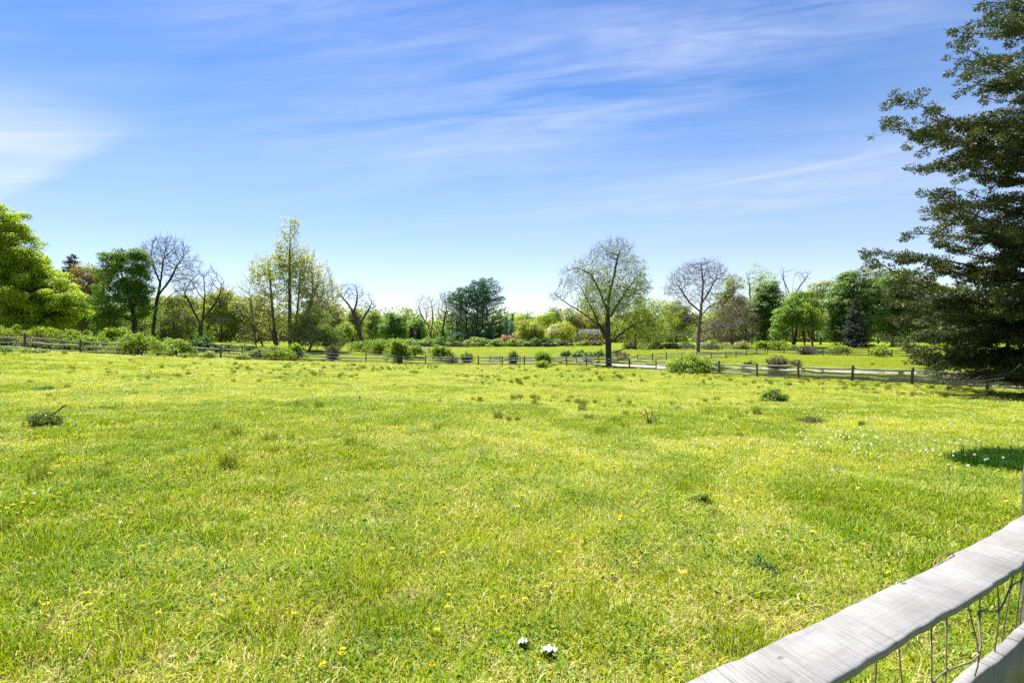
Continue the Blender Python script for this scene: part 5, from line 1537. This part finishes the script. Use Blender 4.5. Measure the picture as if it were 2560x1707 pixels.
def grass_field():
    rng = np.random.default_rng(44)
    pts, rot, scl, pid = [], [], [], []
    def add(x, y, p, s, sz):
        n = len(x)
        if n == 0: return
        pts.append(np.stack([x, y, zfun(x, y)], 1)); pid.append(p)
        rot.append(np.stack([rng.normal(size=n) * .06, rng.normal(size=n) * .06, rng.random(n) * 6.283], 1))
        scl.append(np.stack([s, s, sz], 1))
    # sward, density falling with distance while each clump grows
    bands = [(-4, 1.6, 60), (1.6, 4, 210), (4, 7, 150), (7, 11, 85), (11, 18, 42), (18, 30, 19), (30, 48, 9), (48, 75, 5.0), (75, 120, 2.2), (120, 172, 1.1)]
    for y0, y1, rho in bands:
        w = 1.06 * y1 + (7.5 if y1 < 20 else 1.5)
        n = int((y1 - y0) * 2 * w * rho)
        x = (rng.random(n) * 2 - 1) * w; y = y0 + (y1 - y0) * rng.random(n)
        k = (np.abs(x) < 1.05 * y + 1.4) | ((y1 < 20) & (rng.random(n) < .38))
        x, y = x[k], y[k]
        sd = pond_sd(x, y); k = sd > .5; x, y = x[k], y[k]
        ym = (y0 + y1) / 2
        s = (1 + (np.maximum(y, .1) / 14) ** .85) * (.75 + .5 * rng.random(len(x)))
        pa = fbm(x * .55, y * .55 + 40); pb = fbm(x * .25 + 80, y * .25); dry = fbm(x * .9 + 200, y * .9)
        u = rng.random(len(x))
        p = rng.integers(0, 5, len(x))
        fine = (pa > .56) & (u < .55); p[fine] = 5 + rng.integers(0, 3, fine.sum())
        lush = (pb > .60) & (u > .78); p[lush] = 8 + rng.integers(0, 2, lush.sum())
        dr = (dry > .62) & (u < .35) | (u > .965); p[dr] = 10 + rng.integers(0, 2, dr.sum())
        cl = (u > .60) & (u < .64 + .05 * (pa > .5)) & (y < 22); p[cl] = 15 + rng.integers(0, 2, cl.sum())
        st = (u > .70) & (u < .76) & (y < 30); p[st] = 17 + rng.integers(0, 2, st.sum())
        fd = np.interp(x / y * 1280 + 1280, [a for a, _, _ in F1], [d for _, d, _ in F1])
        fl = (y > fd + .5) & (p < 15); p[fl] = 21 + rng.integers(0, 2, fl.sum())
        sz = np.minimum(s, 1 + .06 * s) * (.75 + .45 * rng.random(len(x))) * (1 - .25 * np.clip((y - 75) / 60, 0, 1))
        md = (y > 16) & (p < 8) & (rng.random(len(x)) < np.clip((y - 12) / 60, 0, .5)); p[md] = 21 + rng.integers(0, 2, md.sum())
        # bare trodden spots
        keep = np.ones(len(x), bool)
        for bx, by, br in BARE:
            keep &= ~((np.hypot(x - bx, (y - by)) < br) & (rng.random(len(x)) < .97))
        add(x[keep], y[keep], p[keep], s[keep], sz[keep])
    # rough tufts standing out of the sward
    n = 4200
    y = 3.5 + 60 * rng.random(n) ** .75; x = (rng.random(n) * 2 - 1) * 1.03 * y
    k = (fbm(x * .16 + 7, y * .16) > .47) & (pond_sd(x, y) > 3)
    # thickest in the far middle
    pz = 1280 + x / y * 1280
    k &= rng.random(n) < np.where((pz > 700) & (y > 14), .95, .42)
    x, y = x[k], y[k]
    s = .35 + .75 * rng.random(len(x)) ** 2; s *= 1 + y / 110
    add(x, y, 12 + rng.integers(0, 3, len(x)), s, s * (.6 + .5 * rng.random(len(x))))
    # clumps of finer tall grass in the foreground
    for px, py, rr, nn in ((150,1365,.38,22),(330,1640,.25,16),(980,1530,.45,26),(700,1585,.35,20),(1320,1400,.4,22),(1480,1570,.3,16),(1720,1230,.5,20),(2050,1245,.45,24),(40,1620,.3,18),(1870,1640,.3,20),(900,1470,.3,14),(560,1330,.4,20)):
        g = ground_px(px, py)
        nn = int(nn * .6); x = g[0] + rng.normal(size=nn) * rr * .42; y = g[1] + rng.normal(size=nn) * rr * .42
        add(x, y, rng.choice([6, 7, 8, 9], nn), .7 + .5 * rng.random(nn), .9 + .9 * rng.random(nn))
    for bx, by, br in BARE[:7]:
        nn = 22
        add(bx + rng.normal(size=nn) * br * .55, by + rng.normal(size=nn) * br * .55, rng.choice([23, 24], nn), .6 + .3 * rng.random(nn), .4 + .4 * rng.random(nn))
    # tall dark-coloured grass imitating a cast shadow by the right edge
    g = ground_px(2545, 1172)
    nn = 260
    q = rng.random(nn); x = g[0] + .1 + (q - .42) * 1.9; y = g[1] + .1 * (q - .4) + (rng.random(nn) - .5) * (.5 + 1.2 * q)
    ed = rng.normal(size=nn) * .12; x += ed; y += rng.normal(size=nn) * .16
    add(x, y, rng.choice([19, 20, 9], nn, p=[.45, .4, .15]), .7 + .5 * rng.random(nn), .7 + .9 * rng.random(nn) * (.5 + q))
    # edges: taller growth along the fence lines and the pond
    for fl, per, off in ((F1, 9, .35), (F2, 5, .4)):
        for (a, d, _), (b, d2, _) in zip(fl[:-1], fl[1:]):
            t = rng.random(per); dd = d + (d2 - d) * t; xx = ((a + (b - a) * t) - HX) / F * dd
            add(xx + rng.normal(size=per) * off, dd + rng.normal(size=per) * off, rng.choice([5, 6, 7, 0, 1, 12], per), 1.6 + rng.random(per), .7 + .5 * rng.random(per))
    sdp = []
    x = 10 + rng.random(9000) * 60; y = 36 + rng.random(9000) * 44; sd = pond_sd(x, y); k = (sd > .2) & (sd < 1.5); k &= rng.random(9000) < .5
    add(x[k], y[k], rng.choice([5, 6, 12, 15, 10], k.sum()), 1.2 + rng.random(k.sum()), .6 + .6 * rng.random(k.sum()))
    P, Ro, S, I = np.concatenate(pts), np.concatenate(rot), np.concatenate(scl), np.concatenate(pid)
    print('grass instances', len(P))
    me = D.meshes.new('grass'); me.vertices.add(len(P)); me.vertices.foreach_set('co', P.astype(np.float32).ravel())
    for nm, typ, arr, key in (('rot', 'FLOAT_VECTOR', Ro, 'vector'), ('scl', 'FLOAT_VECTOR', S, 'vector'), ('pid', 'INT', I, 'value')):
        at = me.attributes.new(nm, typ, 'POINT'); at.data.foreach_set(key, np.ascontiguousarray(arr, np.float32 if typ != 'INT' else np.int32).ravel())
    ng = D.node_groups.new('grass_scatter', 'GeometryNodeTree')
    ng.interface.new_socket('Geometry', in_out='INPUT', socket_type='NodeSocketGeometry'); ng.interface.new_socket('Geometry', in_out='OUTPUT', socket_type='NodeSocketGeometry')
    N = ng.nodes; Lk = ng.links
    gi, go = N.new('NodeGroupInput'), N.new('NodeGroupOutput')
    ci = N.new('GeometryNodeCollectionInfo'); ci.inputs['Collection'].default_value = PC; ci.inputs['Separate Children'].default_value = True; ci.inputs['Reset Children'].default_value = True
    ip = N.new('GeometryNodeInstanceOnPoints'); ip.inputs['Pick Instance'].default_value = True
    def attr(nm, typ):
        a = N.new('GeometryNodeInputNamedAttribute'); a.data_type = typ; a.inputs['Name'].default_value = nm; return a.outputs[0]
    Lk.new(gi.outputs[0], ip.inputs['Points']); Lk.new(ci.outputs[0], ip.inputs['Instance'])
    Lk.new(attr('pid', 'INT'), ip.inputs['Instance Index']); Lk.new(attr('scl', 'FLOAT_VECTOR'), ip.inputs['Scale'])
    er = N.new('FunctionNodeEulerToRotation'); Lk.new(attr('rot', 'FLOAT_VECTOR'), er.inputs[0]); Lk.new(er.outputs[0], ip.inputs['Rotation'])
    Lk.new(ip.outputs[0], go.inputs[0])
    o = D.objects.new('grass', me); COL.objects.link(o)
    o.modifiers.new('scatter', 'NODES').node_group = ng
    tag(o, 'short sunny meadow grass with rough tufts and clover covering the fields', 'grass', kind='stuff')
BARE = []
for px, py, r in ((350, 1675, .16), (235, 1655, .10), (1480, 1690, .15), (620, 1590, .12), (1330, 1700, .08), (1180, 1390, .10), (1690, 1640, .09), (1372, 1650, .13), (1306, 1628, .10), (1385, 1668, .10), (1312, 1650, .08)):
    g = ground_px(px, py); BARE.append((g[0], g[1], r))
grass_field()

# ------------------------------------------------------------------ sky, sun, camera
SUN_AZ, SUN_EL = R(-38), R(61)
def sky():
    w = D.worlds.new('World'); SC.world = w; w.use_nodes = True
    w.node_tree.nodes.clear(); n = NT(w)
    sk = n('ShaderNodeTexSky', sky_type='NISHITA', sun_disc=False, sun_elevation=SUN_EL, sun_rotation=SUN_AZ % (2 * math.pi), air_density=1.0, dust_density=.15, ozone_density=1.6)
    tc = n('ShaderNodeTexCoord'); s = n('ShaderNodeSeparateXYZ', {0: tc.outputs['Generated']})
    az = n.math('ARCTAN2', s.outputs[0], s.outputs[1]); el = n.math('ARCSINE', s.outputs[2])
    def streak(ax, ay, tilt, scale, det, lo, hi, seed, dist=.6):
        v = n('ShaderNodeCombineXYZ', {0: n.math('MULTIPLY', az, ax), 1: n.math('MULTIPLY', n.math('SUBTRACT', n.math('MULTIPLY', el, n.math('ADD', 1.0, n.math('MULTIPLY', n.math('MULTIPLY', az, az), .5))), n.math('MULTIPLY', az, tilt)), ay), 2: seed})
        return n.maprange(n.noise(v.outputs[0], scale, det, .62, dist), lo, hi)
    def blob(a0, e0, ra, re, rot=0.0):
        da = n.math('SUBTRACT', az, R(a0)); de = n.math('SUBTRACT', el, R(e0))
        if rot:
            c, sn = math.cos(rot), math.sin(rot)
            x = n.math('ADD', n.math('MULTIPLY', da, c), n.math('MULTIPLY', de, sn)); y = n.math('SUBTRACT', n.math('MULTIPLY', de, c), n.math('MULTIPLY', da, sn)); da, de = x, y
        q = n.math('ADD', n.math('POWER', n.math('DIVIDE', da, R(ra)), 2), n.math('POWER', n.math('DIVIDE', de, R(re)), 2))
        return n.math('POWER', 2.718, n.math('MULTIPLY', q, -1))
    wisp = streak(1.3, 9, .09, 1.4, 5, .44, .86, 3.1, .4)
    fine = streak(2.2, 22, .10, 1.5, 5, .40, .88, 8.7, .6)
    haze = streak(1.0, 3.0, .1, 1.3, 3, .30, .80, 5.5)
    band = n.math('ADD', n.math('MULTIPLY', blob(2, 23.0, 24, 4.0, .10), .9), n.math('ADD', n.math('MULTIPLY', blob(-22, 31, 26, 3.2), .55), n.math('MULTIPLY', blob(24, 30, 26, 4.5, .1), .9)))
    low = n.math('MULTIPLY', blob(28, 15.0, 24, 2.6, .03), .55)
    c = n.math('ADD', n.math('MULTIPLY', n.math('ADD', band, .25), n.math('ADD', n.math('MULTIPLY', wisp, .58), n.math('MULTIPLY', fine, .40))), n.math('MULTIPLY', haze, .16))
    c = n.math('ADD', c, n.math('MULTIPLY', low, n.math('ADD', .4, fine)))
    # bright bank of cloud low on the left with a slanting end
    slant = n.math('SUBTRACT', n.math('SUBTRACT', el, R(17.2)), n.math('MULTIPLY', n.math('SUBTRACT', az, R(-37.0)), .80))
    slant = n.math('ADD', slant, n.math('MULTIPLY', n.math('SUBTRACT', fine, .3), .012))
    edge = n.maprange(slant, -.006, .022)
    topf = n.maprange(el, R(20.5), R(15.5))
    lb = n.math('MULTIPLY', n.math('MULTIPLY', n.maprange(az, R(-33), R(-41)), n.math('MULTIPLY', edge, topf)), n.math('ADD', .50, n.math('MULTIPLY', fine, .45)))
    c = n.math('ADD', c, lb)
    # old contrail low on the right
    line = n.math('SUBTRACT', n.math('SUBTRACT', el, R(15.75)), n.math('MULTIPLY', n.math('SUBTRACT', az, R(20)), .055))
    ct = n.math('POWER', 2.718, n.math('MULTIPLY', n.math('POWER', n.math('DIVIDE', line, R(.22)), 2), -1))
    ct = n.math('MULTIPLY', n.math('MULTIPLY', ct, n.maprange(az, R(17), R(24))), n.maprange(az, R(44), R(36)))
    c = n.math('ADD', c, n.math('MULTIPLY', ct, .24))
    c = n.math('MINIMUM', n.math('MAXIMUM', c, 0), 1)
    grade = n.ramp(n.math('DIVIDE', el, R(40)), SKYTINT)
    base = n.mix(1.0, sk.outputs[0], grade, 'MULTIPLY')
    base = n.mix(n.maprange(az, R(5), R(-50), 0, .55), base, n.mix(1.0, base, (.62, .72, .88), 'MULTIPLY'))
    col = n.mix(n.math('MULTIPLY', c, .62), base, CLOUD)
    bg = n('ShaderNodeBackground', {'Color': col, 'Strength': SKY_STR})
    n('ShaderNodeOutputWorld', {'Surface': bg.outputs[0]})
SKY_STR = .056
SKYTINT = [(0, (.96, .88, .88)), (.25, (.83, .79, .84)), (.46, (.66, .75, .88)), (.62, (.40, .62, .86)), (1, (.36, .56, .86))]
CLOUD = (4.9, 5.1, 6.1)
sky()
sl = D.lights.new('sun', 'SUN'); sl.energy = 4.2; sl.angle = R(.53); sl.color = (1, .955, .88)
so = D.objects.new('sun', sl); COL.objects.link(so)
dv = Vector((math.sin(SUN_AZ) * math.cos(SUN_EL), math.cos(SUN_AZ) * math.cos(SUN_EL), math.sin(SUN_EL)))
so.rotation_euler = dv.to_track_quat('Z', 'Y').to_euler(); so.location = (0, 0, 60)

cam = D.cameras.new('camera'); co_ = D.objects.new('camera', cam); COL.objects.link(co_)
cam.sensor_width = 36; cam.lens = 36 * F / 2560; cam.clip_start = .05; cam.clip_end = 6000
co_.location = (0, 0, CAMZ); co_.rotation_euler = (R(90), 0, 0)
SC.camera = co_
SC.view_settings.view_transform = 'Standard'; SC.view_settings.look = 'None'; SC.view_settings.gamma = 1; SC.view_settings.exposure = 1.88
SC.view_settings.use_curve_mapping = False
SC.render.engine = 'CYCLES'
SC.cycles.use_denoising = False
SC.cycles.max_bounces = 8; SC.cycles.diffuse_bounces = 3; SC.cycles.transmission_bounces = 4; SC.cycles.transparent_max_bounces = 4
